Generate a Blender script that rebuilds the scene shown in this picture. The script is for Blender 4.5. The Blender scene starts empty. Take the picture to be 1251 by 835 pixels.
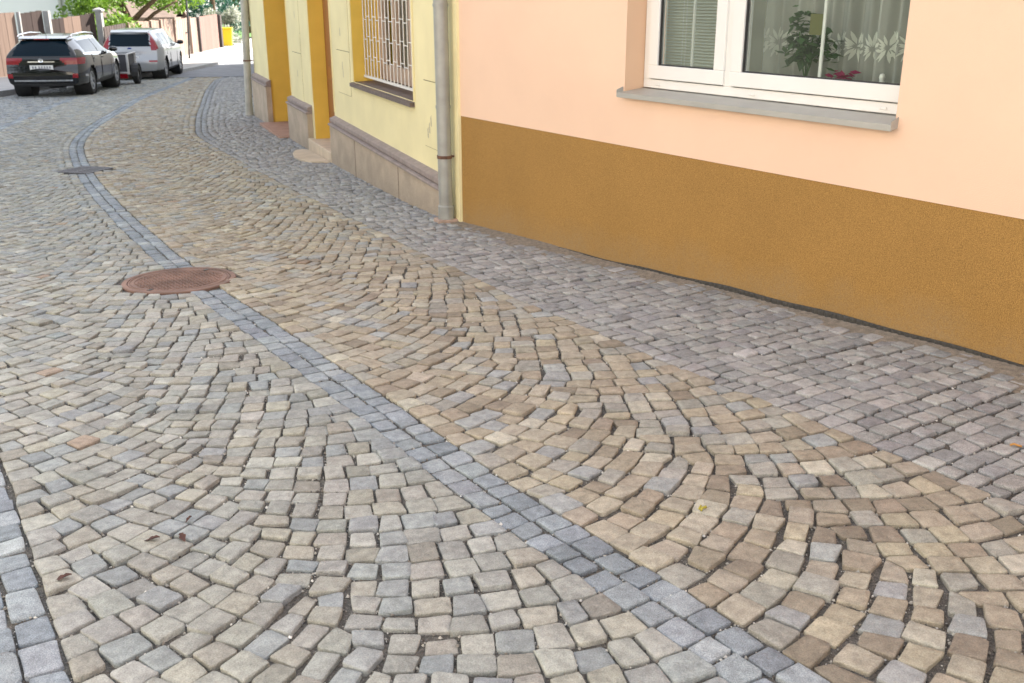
import bpy, bmesh, math, random
import numpy as np
from mathutils import Vector, Matrix
random.seed(7)
rng = np.random.default_rng(11)
SC = bpy.context.scene
COL = SC.collection

# ------------------------------------------------------------------ place
A = math.radians(34.2)                       # heading of the near street, left of +Y
D = np.array([-math.sin(A), math.cos(A)])    # along the street
N = np.array([math.cos(A), math.sin(A)])     # across it, towards the houses
def P(s, w):                                 # street coordinates -> world XY
    return D * s + N * w
AY = math.radians(22.0)                      # heading of the yellow facade
E = np.array([-math.sin(AY), math.cos(AY)])
M = np.array([math.cos(AY), math.sin(AY)])
E0, M0 = 8.592, 2.784
def F(e, off=0.0):                           # facade coordinates -> world XY (off > 0 goes into the house)
    return E * (E0 + e) + M * (M0 + off)
WALL = 4.58                                  # pink wall plane

def gz(x, y):
    """ground height: the street falls away from the camera, then levels out"""
    x = np.asarray(x, float); y = np.asarray(y, float)
    s = np.maximum(x * D[0] + y * D[1], -6.0)
    z = np.where(s < 9, -.046 * s, 0)
    t = np.clip(s - 9, 0, 7)
    z = np.where(s >= 9, -.414 - (.046 * t - (.034 / 7) * t * t / 2), z)
    z = np.where(s > 16, -.617 - .012 * (s - 16), z)
    z = np.where(s > 26, -.737 - .028 * (s - 26), z)
    z = np.where(s > 36, -1.017 - .008 * (s - 36), z)
    u = .006 * np.sin(1.7 * x + .6 * y) * np.sin(1.1 * y - .8 * x + 1) + .004 * np.sin(3.1 * x - 2.3 * y)
    return z + u * np.clip((14 - s) / 6, 0, 1)
def g(x, y): return float(gz(x, y))

# ------------------------------------------------------------------ mesh helper
class MB:
    def __init__(self): self.v = []; self.f = []; self.m = []
    def add(self, vs, fs, mi=0):
        b = len(self.v); self.v += [tuple(map(float, p)) for p in vs]
        self.f += [tuple(b + i for i in f) for f in fs]; self.m += [mi] * len(fs); return self
    def box(self, c, h, rot=None, mi=0):
        """c centre, h half sizes, rot 3x3 or angle about Z"""
        R = np.eye(3)
        if rot is not None:
            R = np.array(rot) if not np.isscalar(rot) else np.array([[math.cos(rot), -math.sin(rot), 0], [math.sin(rot), math.cos(rot), 0], [0, 0, 1]])
        vs = []
        for sx, sy, sz in ((-1,-1,-1),(1,-1,-1),(1,1,-1),(-1,1,-1),(-1,-1,1),(1,-1,1),(1,1,1),(-1,1,1)):
            vs.append(np.array(c) + R @ np.array([sx*h[0], sy*h[1], sz*h[2]]))
        return self.add(vs, [(0,3,2,1),(4,5,6,7),(0,1,5,4),(1,2,6,5),(2,3,7,6),(3,0,4,7)], mi)
    def hexa(self, p8, mi=0):
        """bottom four then top four corner points"""
        return self.add(p8, [(0,3,2,1),(4,5,6,7),(0,1,5,4),(1,2,6,5),(2,3,7,6),(3,0,4,7)], mi)
    def tube(self, pts, r, n=10, cap=True, mi=0):
        pts = [Vector(p) for p in pts]
        rs = r if isinstance(r, (list, tuple)) else [r] * len(pts)
        rings = []; up = Vector((0, 0, 1))
        b = len(self.v)
        for i, p in enumerate(pts):
            d = (pts[min(i+1, len(pts)-1)] - pts[max(i-1, 0)]).normalized()
            a = up if abs(d.dot(up)) < .95 else Vector((1, 0, 0))
            u = d.cross(a).normalized(); w = d.cross(u).normalized()
            for k in range(n):
                t = 2*math.pi*k/n
                self.v.append(tuple(p + (u*math.cos(t) + w*math.sin(t)) * rs[i]))
        fs = []
        for i in range(len(pts)-1):
            for k in range(n):
                k2 = (k+1) % n
                fs.append((b+i*n+k, b+i*n+k2, b+(i+1)*n+k2, b+(i+1)*n+k))
        if cap:
            fs.append(tuple(b+k for k in range(n))[::-1]); fs.append(tuple(b+(len(pts)-1)*n+k for k in range(n)))
        self.f += fs; self.m += [mi]*len(fs); return self
    def lathe(self, prof, c=(0,0,0), n=24, mi=0, axis='z'):
        """prof = [(r, h)...]"""
        b = len(self.v)
        for r, h in prof:
            for k in range(n):
                t = 2*math.pi*k/n
                p = (r*math.cos(t), r*math.sin(t), h) if axis == 'z' else (h, r*math.cos(t), r*math.sin(t))
                self.v.append((c[0]+p[0], c[1]+p[1], c[2]+p[2]))
        fs = []
        for i in range(len(prof)-1):
            for k in range(n):
                k2 = (k+1) % n
                fs.append((b+i*n+k, b+i*n+k2, b+(i+1)*n+k2, b+(i+1)*n+k))
        self.f += fs; self.m += [mi]*len(fs); return self
    def build(self, name, mat, parent=None, smooth=False, bevel=0, auto=None):
        me = bpy.data.meshes.new(name)
        me.from_pydata(self.v, [], self.f)
        for m in (mat if isinstance(mat, (list, tuple)) else [mat]): me.materials.append(m)
        if any(self.m): me.polygons.foreach_set('material_index', self.m)
        if smooth: me.polygons.foreach_set('use_smooth', [True]*len(me.polygons))
        me.update()
        bm = bmesh.new(); bm.from_mesh(me)
        bmesh.ops.recalc_face_normals(bm, faces=bm.faces); bm.to_mesh(me); bm.free()
        o = bpy.data.objects.new(name, me); COL.objects.link(o)
        if parent is not None: o.parent = parent; o.matrix_parent_inverse = parent.matrix_world.inverted() if False else Matrix()
        if bevel:
            b = o.modifiers.new('bevel', 'BEVEL'); b.width = bevel; b.segments = 2; b.limit_method = 'ANGLE'
        if auto is not None:
            for p in me.polygons: p.use_smooth = True
            me.set_sharp_from_angle(angle=math.radians(auto))
        return o
def tag(o, label, cat, group=None):
    o['label'] = label; o['category'] = cat
    if group: o['group'] = group
    return o
def thing(name, label, cat, loc=(0,0,0), rz=0, group=None):
    o = bpy.data.objects.new(name, None); COL.objects.link(o)
    o.location = loc; o.rotation_euler = (0, 0, rz); o.empty_display_size = .1
    return tag(o, label, cat, group)
def struct(o, kind='structure'): o['kind'] = kind; return o

# ------------------------------------------------------------------ materials
def srgb(r, g_, b):
    f = lambda c: (c/255/12.92) if c/255 <= .04045 else ((c/255+.055)/1.055)**2.4
    return (f(r), f(g_), f(b))
def mat(name, col, rough=.7, metal=0, noise=0, nscale=8, bump=0, bscale=60, spec=.5, coat=0, detail=4, speck=None):
    m = bpy.data.materials.new(name); m.use_nodes = True
    nt = m.node_tree; b = nt.nodes['Principled BSDF']
    b.inputs['Base Color'].default_value = (*col, 1); b.inputs['Roughness'].default_value = rough
    b.inputs['Metallic'].default_value = metal; b.inputs['Specular IOR Level'].default_value = spec
    b.inputs['Coat Weight'].default_value = coat
    tc = nt.nodes.new('ShaderNodeTexCoord')
    last = None
    if noise:
        n = nt.nodes.new('ShaderNodeTexNoise'); n.inputs['Scale'].default_value = nscale; n.inputs['Detail'].default_value = detail
        nt.links.new(tc.outputs['Object'], n.inputs['Vector'])
        mr = nt.nodes.new('ShaderNodeMapRange'); mr.inputs[1].default_value = .3; mr.inputs[2].default_value = .7
        mr.inputs[3].default_value = 1-noise; mr.inputs[4].default_value = 1+noise
        nt.links.new(n.outputs['Fac'], mr.inputs[0])
        mx = nt.nodes.new('ShaderNodeMix'); mx.data_type = 'RGBA'; mx.blend_type = 'MULTIPLY'; mx.inputs[0].default_value = 1
        mx.inputs[6].default_value = (*col, 1); nt.links.new(mr.outputs[0], mx.inputs[7])
        last = mx.outputs[2]
    if speck:
        n = nt.nodes.new('ShaderNodeTexNoise'); n.inputs['Scale'].default_value = speck[1]; n.inputs['Detail'].default_value = 2
        nt.links.new(tc.outputs['Object'], n.inputs['Vector'])
        mr = nt.nodes.new('ShaderNodeMapRange'); mr.inputs[1].default_value = .35; mr.inputs[2].default_value = .65
        mr.inputs[3].default_value = 1-speck[0]; mr.inputs[4].default_value = 1+speck[0]
        nt.links.new(n.outputs['Fac'], mr.inputs[0])
        mx = nt.nodes.new('ShaderNodeMix'); mx.data_type = 'RGBA'; mx.blend_type = 'MULTIPLY'; mx.inputs[0].default_value = 1
        if last is None: mx.inputs[6].default_value = (*col, 1)
        else: nt.links.new(last, mx.inputs[6])
        nt.links.new(mr.outputs[0], mx.inputs[7]); last = mx.outputs[2]
    if last is not None: nt.links.new(last, b.inputs['Base Color'])
    if bump:
        n = nt.nodes.new('ShaderNodeTexNoise'); n.inputs['Scale'].default_value = bscale; n.inputs['Detail'].default_value = 3
        nt.links.new(tc.outputs['Object'], n.inputs['Vector'])
        bp = nt.nodes.new('ShaderNodeBump'); bp.inputs['Strength'].default_value = 1; bp.inputs['Distance'].default_value = bump
        nt.links.new(n.outputs['Fac'], bp.inputs['Height']); nt.links.new(bp.outputs[0], b.inputs['Normal'])
    return m
def stone_mat(name, speck, fine, bump, rough=.8):
    """natural stone: each sett's own colour comes from its 'tint' attribute; grain and mottling are procedural"""
    m = bpy.data.materials.new(name); m.use_nodes = True
    nt = m.node_tree; b = nt.nodes['Principled BSDF']; b.inputs['Roughness'].default_value = rough
    b.inputs['Specular IOR Level'].default_value = .35
    tc = nt.nodes.new('ShaderNodeTexCoord'); at = nt.nodes.new('ShaderNodeAttribute'); at.attribute_name = 'tint'
    last = at.outputs['Color']
    for sc, amt, det in ((fine, speck, 2), (30, .17, 6), (7, .10, 4)):
        n = nt.nodes.new('ShaderNodeTexNoise'); n.inputs['Scale'].default_value = sc; n.inputs['Detail'].default_value = det
        nt.links.new(tc.outputs['Object'], n.inputs['Vector'])
        mr = nt.nodes.new('ShaderNodeMapRange'); mr.inputs[1].default_value = .32; mr.inputs[2].default_value = .68
        mr.inputs[3].default_value = 1-amt; mr.inputs[4].default_value = 1+amt
        nt.links.new(n.outputs['Fac'], mr.inputs[0])
        mx = nt.nodes.new('ShaderNodeMix'); mx.data_type = 'RGBA'; mx.blend_type = 'MULTIPLY'; mx.inputs[0].default_value = 1
        nt.links.new(last, mx.inputs[6]); nt.links.new(mr.outputs[0], mx.inputs[7]); last = mx.outputs[2]
    nt.links.new(last, b.inputs['Base Color'])
    h = None
    for sc, w in ((70, 1.0), (260, .35), (18, 1.2)):
        n = nt.nodes.new('ShaderNodeTexNoise'); n.inputs['Scale'].default_value = sc; n.inputs['Detail'].default_value = 3
        nt.links.new(tc.outputs['Object'], n.inputs['Vector'])
        ml = nt.nodes.new('ShaderNodeMath'); ml.operation = 'MULTIPLY_ADD'; ml.inputs[1].default_value = w
        nt.links.new(n.outputs['Fac'], ml.inputs[0])
        if h is not None: nt.links.new(h, ml.inputs[2])
        else: ml.inputs[2].default_value = 0
        h = ml.outputs[0]
    bp = nt.nodes.new('ShaderNodeBump'); bp.inputs['Distance'].default_value = bump
    nt.links.new(h, bp.inputs['Height']); nt.links.new(bp.outputs[0], b.inputs['Normal'])
    return m
def glass_mat(name, tint=(.85, .9, .87), ior=1.5, gain=1.0):
    m = bpy.data.materials.new(name); m.use_nodes = True
    nt = m.node_tree; nt.nodes.remove(nt.nodes['Principled BSDF'])
    out = nt.nodes['Material Output']
    tr = nt.nodes.new('ShaderNodeBsdfTransparent'); tr.inputs[0].default_value = (*tint, 1)
    gl = nt.nodes.new('ShaderNodeBsdfGlossy'); gl.inputs['Roughness'].default_value = .02
    fr = nt.nodes.new('ShaderNodeFresnel'); fr.inputs[0].default_value = ior
    mu = nt.nodes.new('ShaderNodeMath'); mu.operation = 'MULTIPLY'; mu.inputs[1].default_value = gain; mu.use_clamp = True
    mx = nt.nodes.new('ShaderNodeMixShader')
    nt.links.new(fr.outputs[0], mu.inputs[0]); nt.links.new(mu.outputs[0], mx.inputs[0]); nt.links.new(tr.outputs[0], mx.inputs[1]); nt.links.new(gl.outputs[0], mx.inputs[2])
    nt.links.new(mx.outputs[0], out.inputs[0])
    return m
def sheer_mat(name, col, opacity):
    m = bpy.data.materials.new(name); m.use_nodes = True
    nt = m.node_tree; b = nt.nodes['Principled BSDF']; b.inputs['Base Color'].default_value = (*col, 1)
    b.inputs['Roughness'].default_value = .9; b.inputs['Alpha'].default_value = opacity
    return m
def leaf_mat(name, a, b_, trans=.35):
    m = bpy.data.materials.new(name); m.use_nodes = True
    nt = m.node_tree; b = nt.nodes['Principled BSDF']; b.inputs['Roughness'].default_value = .55
    oi = nt.nodes.new('ShaderNodeNewGeometry'); rp = nt.nodes.new('ShaderNodeValToRGB')
    rp.color_ramp.elements[0].color = (*a, 1); rp.color_ramp.elements[1].color = (*b_, 1)
    nt.links.new(oi.outputs['Random Per Island'], rp.inputs[0]); nt.links.new(rp.outputs[0], b.inputs['Base Color'])
    tl = nt.nodes.new('ShaderNodeBsdfTranslucent'); nt.links.new(rp.outputs[0], tl.inputs[0])
    mx = nt.nodes.new('ShaderNodeMixShader'); mx.inputs[0].default_value = trans
    nt.links.new(b.outputs[0], mx.inputs[1]); nt.links.new(tl.outputs[0], mx.inputs[2])
    nt.links.new(mx.outputs[0], nt.nodes['Material Output'].inputs[0])
    return m
def wood_mat(name, col, dark=.55, plank=.12, axis='Y', rough=.75):
    """boards: tone changes from board to board plus streaky grain along Z"""
    m = bpy.data.materials.new(name); m.use_nodes = True
    nt = m.node_tree; b = nt.nodes['Principled BSDF']; b.inputs['Roughness'].default_value = rough
    tc = nt.nodes.new('ShaderNodeTexCoord'); mp = nt.nodes.new('ShaderNodeMapping'); mp.inputs['Scale'].default_value = (14, 14, .8)
    n = nt.nodes.new('ShaderNodeTexNoise'); n.inputs['Scale'].default_value = 1.5; n.inputs['Detail'].default_value = 5
    nt.links.new(tc.outputs['Object'], mp.inputs[0]); nt.links.new(mp.outputs[0], n.inputs['Vector'])
    ge = nt.nodes.new('ShaderNodeNewGeometry')
    ad = nt.nodes.new('ShaderNodeMath'); ad.operation = 'MULTIPLY_ADD'; ad.inputs[1].default_value = .6
    nt.links.new(ge.outputs['Random Per Island'], ad.inputs[0]); nt.links.new(n.outputs['Fac'], ad.inputs[2])
    mr = nt.nodes.new('ShaderNodeMapRange'); mr.inputs[1].default_value = .35; mr.inputs[2].default_value = 1.2
    mr.inputs[3].default_value = dark; mr.inputs[4].default_value = 1.15
    nt.links.new(ad.outputs[0], mr.inputs[0])
    mx = nt.nodes.new('ShaderNodeMix'); mx.data_type = 'RGBA'; mx.blend_type = 'MULTIPLY'; mx.inputs[0].default_value = 1
    mx.inputs[6].default_value = (*col, 1); nt.links.new(mr.outputs[0], mx.inputs[7]); nt.links.new(mx.outputs[2], b.inputs['Base Color'])
    return m

MT = dict(
    sand_set=stone_mat('sandstone_setts', .20, 260, .0055),
    granite=stone_mat('granite_setts', .34, 300, .0040),
    joint=mat('joint_grit_bed', (.11, .102, .09), .95, noise=.45, nscale=90, bump=.006, bscale=160, speck=(.6, 420)),
    earth=mat('earth', (.16, .14, .11), .95, noise=.3, nscale=3),
    asphalt=mat('asphalt', (.20, .205, .22), .9, noise=.15, nscale=2, bump=.003, bscale=150),
    slab=mat('pavement_slabs', (.30, .29, .28), .85, noise=.12, nscale=4),
    kerb=mat('kerb_stone', (.33, .33, .33), .8, noise=.15, nscale=9),
    grass=mat('lawn_green', (.07, .16, .03), .9, noise=.35, nscale=6, bump=.02, bscale=30),
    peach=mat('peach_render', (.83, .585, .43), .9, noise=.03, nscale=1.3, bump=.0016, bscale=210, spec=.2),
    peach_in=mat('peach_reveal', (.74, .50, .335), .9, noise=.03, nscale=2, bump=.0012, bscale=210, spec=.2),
    ochre_plinth=mat('ochre_stone_plaster', (.35, .195, .056), .85, noise=.045, nscale=1.8, bump=.002, bscale=300, spec=.3, speck=(.32, 240)),
    lemon=mat('lemon_render', (.83, .74, .435), .9, noise=.05, nscale=2.5, bump=.002, bscale=120, spec=.2),
    lemon_rim=mat('pale_yellow_rim', (.82, .70, .36), .9, noise=.04, nscale=3, spec=.2),
    mustard=mat('mustard_reveal', (.78, .52, .10), .9, noise=.06, nscale=3, bump=.001, bscale=90, spec=.2),
    sandstone=mat('sandstone_plinth', (.45, .365, .275), .85, noise=.16, nscale=4, bump=.003, bscale=70, speck=(.1, 160)),
    ledge=mat('mauve_ledge', (.29, .235, .21), .75, noise=.15, nscale=10, bump=.0015, bscale=80),
    step=mat('pale_step_stone', (.56, .46, .34), .85, noise=.13, nscale=5, bump=.002, bscale=60),
    pinkslab=mat('pink_slab_stone', (.36, .22, .16), .85, noise=.15, nscale=5),
    darksill=mat('dark_sill_stone', (.135, .10, .085), .6, noise=.2, nscale=14, speck=(.25, 200)),
    pvc=mat('white_plastic', (.80, .79, .76), .32, noise=.015, nscale=3),
    gap=mat('dark_gasket', (.03, .03, .03), .6),
    alu=mat('grey_sill_metal', (.43, .42, .385), .45, metal=.25, noise=.05, nscale=5),
    zinc=mat('weathered_zinc', (.36, .36, .335), .5, metal=.35, noise=.16, nscale=6, bump=.001, bscale=20),
    zinc_old=mat('pale_weathered_zinc', (.46, .44, .38), .6, metal=.2, noise=.16, nscale=6),
    rust=mat('rusty_bracket', (.15, .075, .05), .8, noise=.3, nscale=40),
    white_paint=mat('white_paint', (.82, .80, .74), .4, noise=.03, nscale=12),
    oak=wood_mat('varnished_brown_wood', (.42, .17, .03), .6),
    beige_wood=wood_mat('beige_painted_wood', (.52, .37, .27), .75),
    roof=mat('red_clay_roof', (.25, .085, .05), .8, noise=.25, nscale=10),
    brownroof=mat('brown_felt_roof', (.14, .10, .08), .85, noise=.2, nscale=5),
    glass=glass_mat('window_glass', (.82, .87, .84), 1.5, .55),
    sheer=sheer_mat('sheer_voile', (.84, .86, .82), .40),
    lace=sheer_mat('lace_flowers', (.80, .82, .76), .82),
    blind=mat('grey_green_blind', (.52, .56, .48), .9, noise=.05),
    cord=mat('blind_cord', (.75, .75, .70), .6),
    leafdark=leaf_mat('dark_house_leaf', (.02, .06, .018), (.07, .17, .045), .25),
    magenta=leaf_mat('magenta_petal', (.30, .01, .08), (.55, .03, .17), .3),
    terracotta=mat('terracotta', (.35, .15, .08), .8),
    glint=mat('yellow_glint', (.13, .13, .045), .8),
    porcelain=mat('white_porcelain', (.8, .8, .78), .3),
    membrane=mat('black_membrane', (.05, .046, .04), .6, noise=.3, nscale=60),
    ironrust=mat('rusty_cast_iron', (.22, .135, .105), .75, metal=.2, noise=.4, nscale=4, bump=.001, bscale=120),
    iron=mat('grey_cast_iron', (.13, .13, .14), .6, metal=.3, noise=.25, nscale=14),
    black=mat('black_gloss_paint', (.006, .0065, .007), .10, coat=.7, spec=.4),
    silver=mat('silver_car_paint', (.34, .35, .365), .3, metal=.35, coat=.5),
    carglass=mat('tinted_car_glass', (.004, .012, .02), .06, spec=.12),
    chrome=mat('chrome', (.82, .82, .82), .12, metal=1),
    red=mat('red_lamp', (.24, .004, .012), .2, coat=.3),
    clearlamp=mat('clear_lamp', (.60, .52, .52), .15, coat=1),
    rubber=mat('tyre_rubber', (.018, .018, .019), .85),
    alloy=mat('alloy_rim', (.50, .51, .53), .3, metal=.8),
    plastic=mat('black_plastic', (.02, .02, .021), .55),
    plate=mat('white_number_plate', (.72, .72, .70), .4),
    plateink=mat('plate_ink', (.22, .22, .25), .6),
    emblem_blue=mat('blue_badge', (.02, .04, .2), .3),
    tarp=mat('grey_trailer_board', (.055, .055, .065), .6),
    galv=mat('galvanised_steel', (.62, .62, .63), .4, metal=.4),
    darkfence=wood_mat('dark_brown_boards', (.055, .036, .032), .6),
    palefence=wood_mat('pale_weathered_boards', (.24, .165, .13), .72),
    redgate=wood_mat('reddish_boards', (.185, .10, .08), .8),
    reflected_wall=mat('reflected_grey_green', (.05, .058, .047), .95, noise=.15, nscale=2),
    concrete=mat('grey_concrete_post', (.26, .255, .25), .85, noise=.12, nscale=8),
    whitewall=mat('pale_house_render', (.70, .71, .71), .9, noise=.03, nscale=1),
    creamwall=mat('cream_house_render', (.66, .62, .545), .9, noise=.04, nscale=1),
    bin=mat('yellow_plastic', (.75, .52, .01), .4),
    signwhite=mat('sign_white', (.8, .8, .8), .5),
    darkpole=mat('dark_steel_pole', (.03, .03, .033), .5),
    bark=mat('bark', (.10, .065, .035), .95, noise=.35, nscale=14, bump=.01, bscale=30),
    lime=leaf_mat('lime_leaf', (.07, .15, .012), (.20, .32, .04), .4),
    hedge=leaf_mat('dark_hedge_leaf', (.012, .028, .012), (.03, .06, .025), .15),
    green=leaf_mat('green_leaf', (.03, .09, .02), (.10, .22, .05), .3),
    teal=leaf_mat('blue_green_needle', (.012, .06, .04), (.04, .13, .085), .2),
    whiteflower=leaf_mat('white_flower_leaf', (.10, .14, .07), (.55, .55, .48), .4),
    deadleaf=leaf_mat('dead_leaf', (.05, .016, .011), (.09, .03, .018), .1),
    yellowtwig=mat('yellow_strip', (.42, .36, .05), .5),
    chips=stone_mat('joint_chips', .2, 400, .001),
)

def splash_dirt(m, vec, lo, hi, col, amount):
    """dried mud splashed up from the street: an irregular crust, densest in the lowest hand's breadth"""
    nt = m.node_tree; b = nt.nodes['Principled BSDF']; src = b.inputs['Base Color'].links[0].from_socket
    tc = nt.nodes.new('ShaderNodeTexCoord'); dp = nt.nodes.new('ShaderNodeVectorMath'); dp.operation = 'DOT_PRODUCT'; dp.inputs[1].default_value = vec
    nt.links.new(tc.outputs['Object'], dp.inputs[0])
    n = nt.nodes.new('ShaderNodeTexNoise'); n.inputs['Scale'].default_value = 3.5; n.inputs['Detail'].default_value = 6; nt.links.new(tc.outputs['Object'], n.inputs['Vector'])
    n2 = nt.nodes.new('ShaderNodeTexNoise'); n2.inputs['Scale'].default_value = 60; n2.inputs['Detail'].default_value = 3; nt.links.new(tc.outputs['Object'], n2.inputs['Vector'])
    ad = nt.nodes.new('ShaderNodeMath'); ad.operation = 'MULTIPLY_ADD'; ad.inputs[1].default_value = -.45; nt.links.new(n.outputs['Fac'], ad.inputs[0]); nt.links.new(dp.outputs['Value'], ad.inputs[2])
    mr = nt.nodes.new('ShaderNodeMapRange'); mr.inputs[1].default_value = hi-.22; mr.inputs[2].default_value = lo-.22; mr.inputs[3].default_value = 0; mr.inputs[4].default_value = amount; nt.links.new(ad.outputs[0], mr.inputs[0])
    ml = nt.nodes.new('ShaderNodeMath'); ml.operation = 'MULTIPLY'; ml.use_clamp = True; nt.links.new(mr.outputs[0], ml.inputs[0])
    m3 = nt.nodes.new('ShaderNodeMapRange'); m3.inputs[1].default_value = .35; m3.inputs[2].default_value = .6; m3.inputs[3].default_value = .55; m3.inputs[4].default_value = 1.3; nt.links.new(n2.outputs['Fac'], m3.inputs[0]); nt.links.new(m3.outputs[0], ml.inputs[1])
    mx = nt.nodes.new('ShaderNodeMix'); mx.data_type = 'RGBA'; nt.links.new(ml.outputs[0], mx.inputs[0]); nt.links.new(src, mx.inputs[6]); mx.inputs[7].default_value = (*col, 1)
    nt.links.new(mx.outputs[2], b.inputs['Base Color'])
splash_dirt(MT['ochre_plinth'], (.046*D[0], .046*D[1], 1), 0.0, .26, (.30, .225, .13), .35)
splash_dirt(MT['sandstone'], (.036*D[0], .036*D[1], 1), -.12, .22, (.27, .225, .17), .6)

# ------------------------------------------------------------------ the street's centre line
cw = [(-3, 1.75), (-1, 1.76), (0.5, 1.765), (1.6, 1.765), (2.75, 1.785), (4.19, 1.85), (6.4, 1.94), (8.2, 2.08), (10.24, 2.27), (12.64, 2.53), (14.65, 2.82),
      (16.6, 3.17), (18.3, 3.66), (20.26, 4.40), (22.19, 5.2), (24.17, 6.02), (26.35, 7.05), (28.6, 8.1), (33, 10.1), (38, 12.4)]
pts = np.array([P(s, w) for s, w in cw])
def smooth_curve(p, step=.05):
    out = []
    for i in range(1, len(p)-2):
        p0, p1, p2, p3 = p[i-1], p[i], p[i+1], p[i+2]
        for t in np.linspace(0, 1, 40, endpoint=False):
            out.append(.5*((2*p1)+(-p0+p2)*t+(2*p0-5*p1+4*p2-p3)*t*t+(-p0+3*p1-3*p2+p3)*t**3))
    out = np.array(out)
    d = np.r_[0, np.cumsum(np.hypot(*np.diff(out, axis=0).T))]
    q = np.arange(0, d[-1], step)
    return np.c_[np.interp(q, d, out[:, 0]), np.interp(q, d, out[:, 1])]
CL = smooth_curve(pts)
k = np.ones(21)/21
CLs = np.c_[np.convolve(np.pad(CL[:, 0], 10, 'reflect', reflect_type='odd'), k, 'valid'), np.convolve(np.pad(CL[:, 1], 10, 'reflect', reflect_type='odd'), k, 'valid')]
CL = CLs
TAN = np.gradient(CL, axis=0); TAN /= np.hypot(TAN[:, 0], TAN[:, 1])[:, None]
NRM = np.c_[TAN[:, 1], -TAN[:, 0]]
TMAX = (len(CL)-1)*.05
def cmap(t, v):
    t = np.clip(np.asarray(t, float), 0, TMAX-.001); v = np.asarray(v, float)
    ti = np.arange(len(CL))*.05
    cx = np.interp(t, ti, CL[:, 0]); cy = np.interp(t, ti, CL[:, 1])
    nx = np.interp(t, ti, NRM[:, 0]); ny = np.interp(t, ti, NRM[:, 1])
    return np.stack([cx+nx*v, cy+ny*v], -1)
# right-hand edge of the driving lane (where the grey pavement rows begin)
re = np.array([P(*q) for q in [(-1, 3.17), (1.54, 3.19), (2.45, 3.23), (3.27, 3.29), (4.34, 3.38), (5.95, 3.58), (9.38, 4.08), (13.16, 4.61), (16.91, 5.11), (18.75, 5.68), (20.37, 6.22), (22.61, 7.02), (26.22, 8.3), (30.33, 9.85), (38, 13.6)]])
ti = np.arange(len(CL))*.05
VR = []
for i in range(len(CL)):
    r = re - CL[i]
    a_, b_ = r@TAN[i], r@NRM[i]
    VR.append(np.interp(0, a_, b_))
VR = np.convolve(np.pad(np.array(VR), 15, 'edge'), np.ones(31)/31, 'valid')
def vr(t): return np.interp(t, ti, VR)

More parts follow.
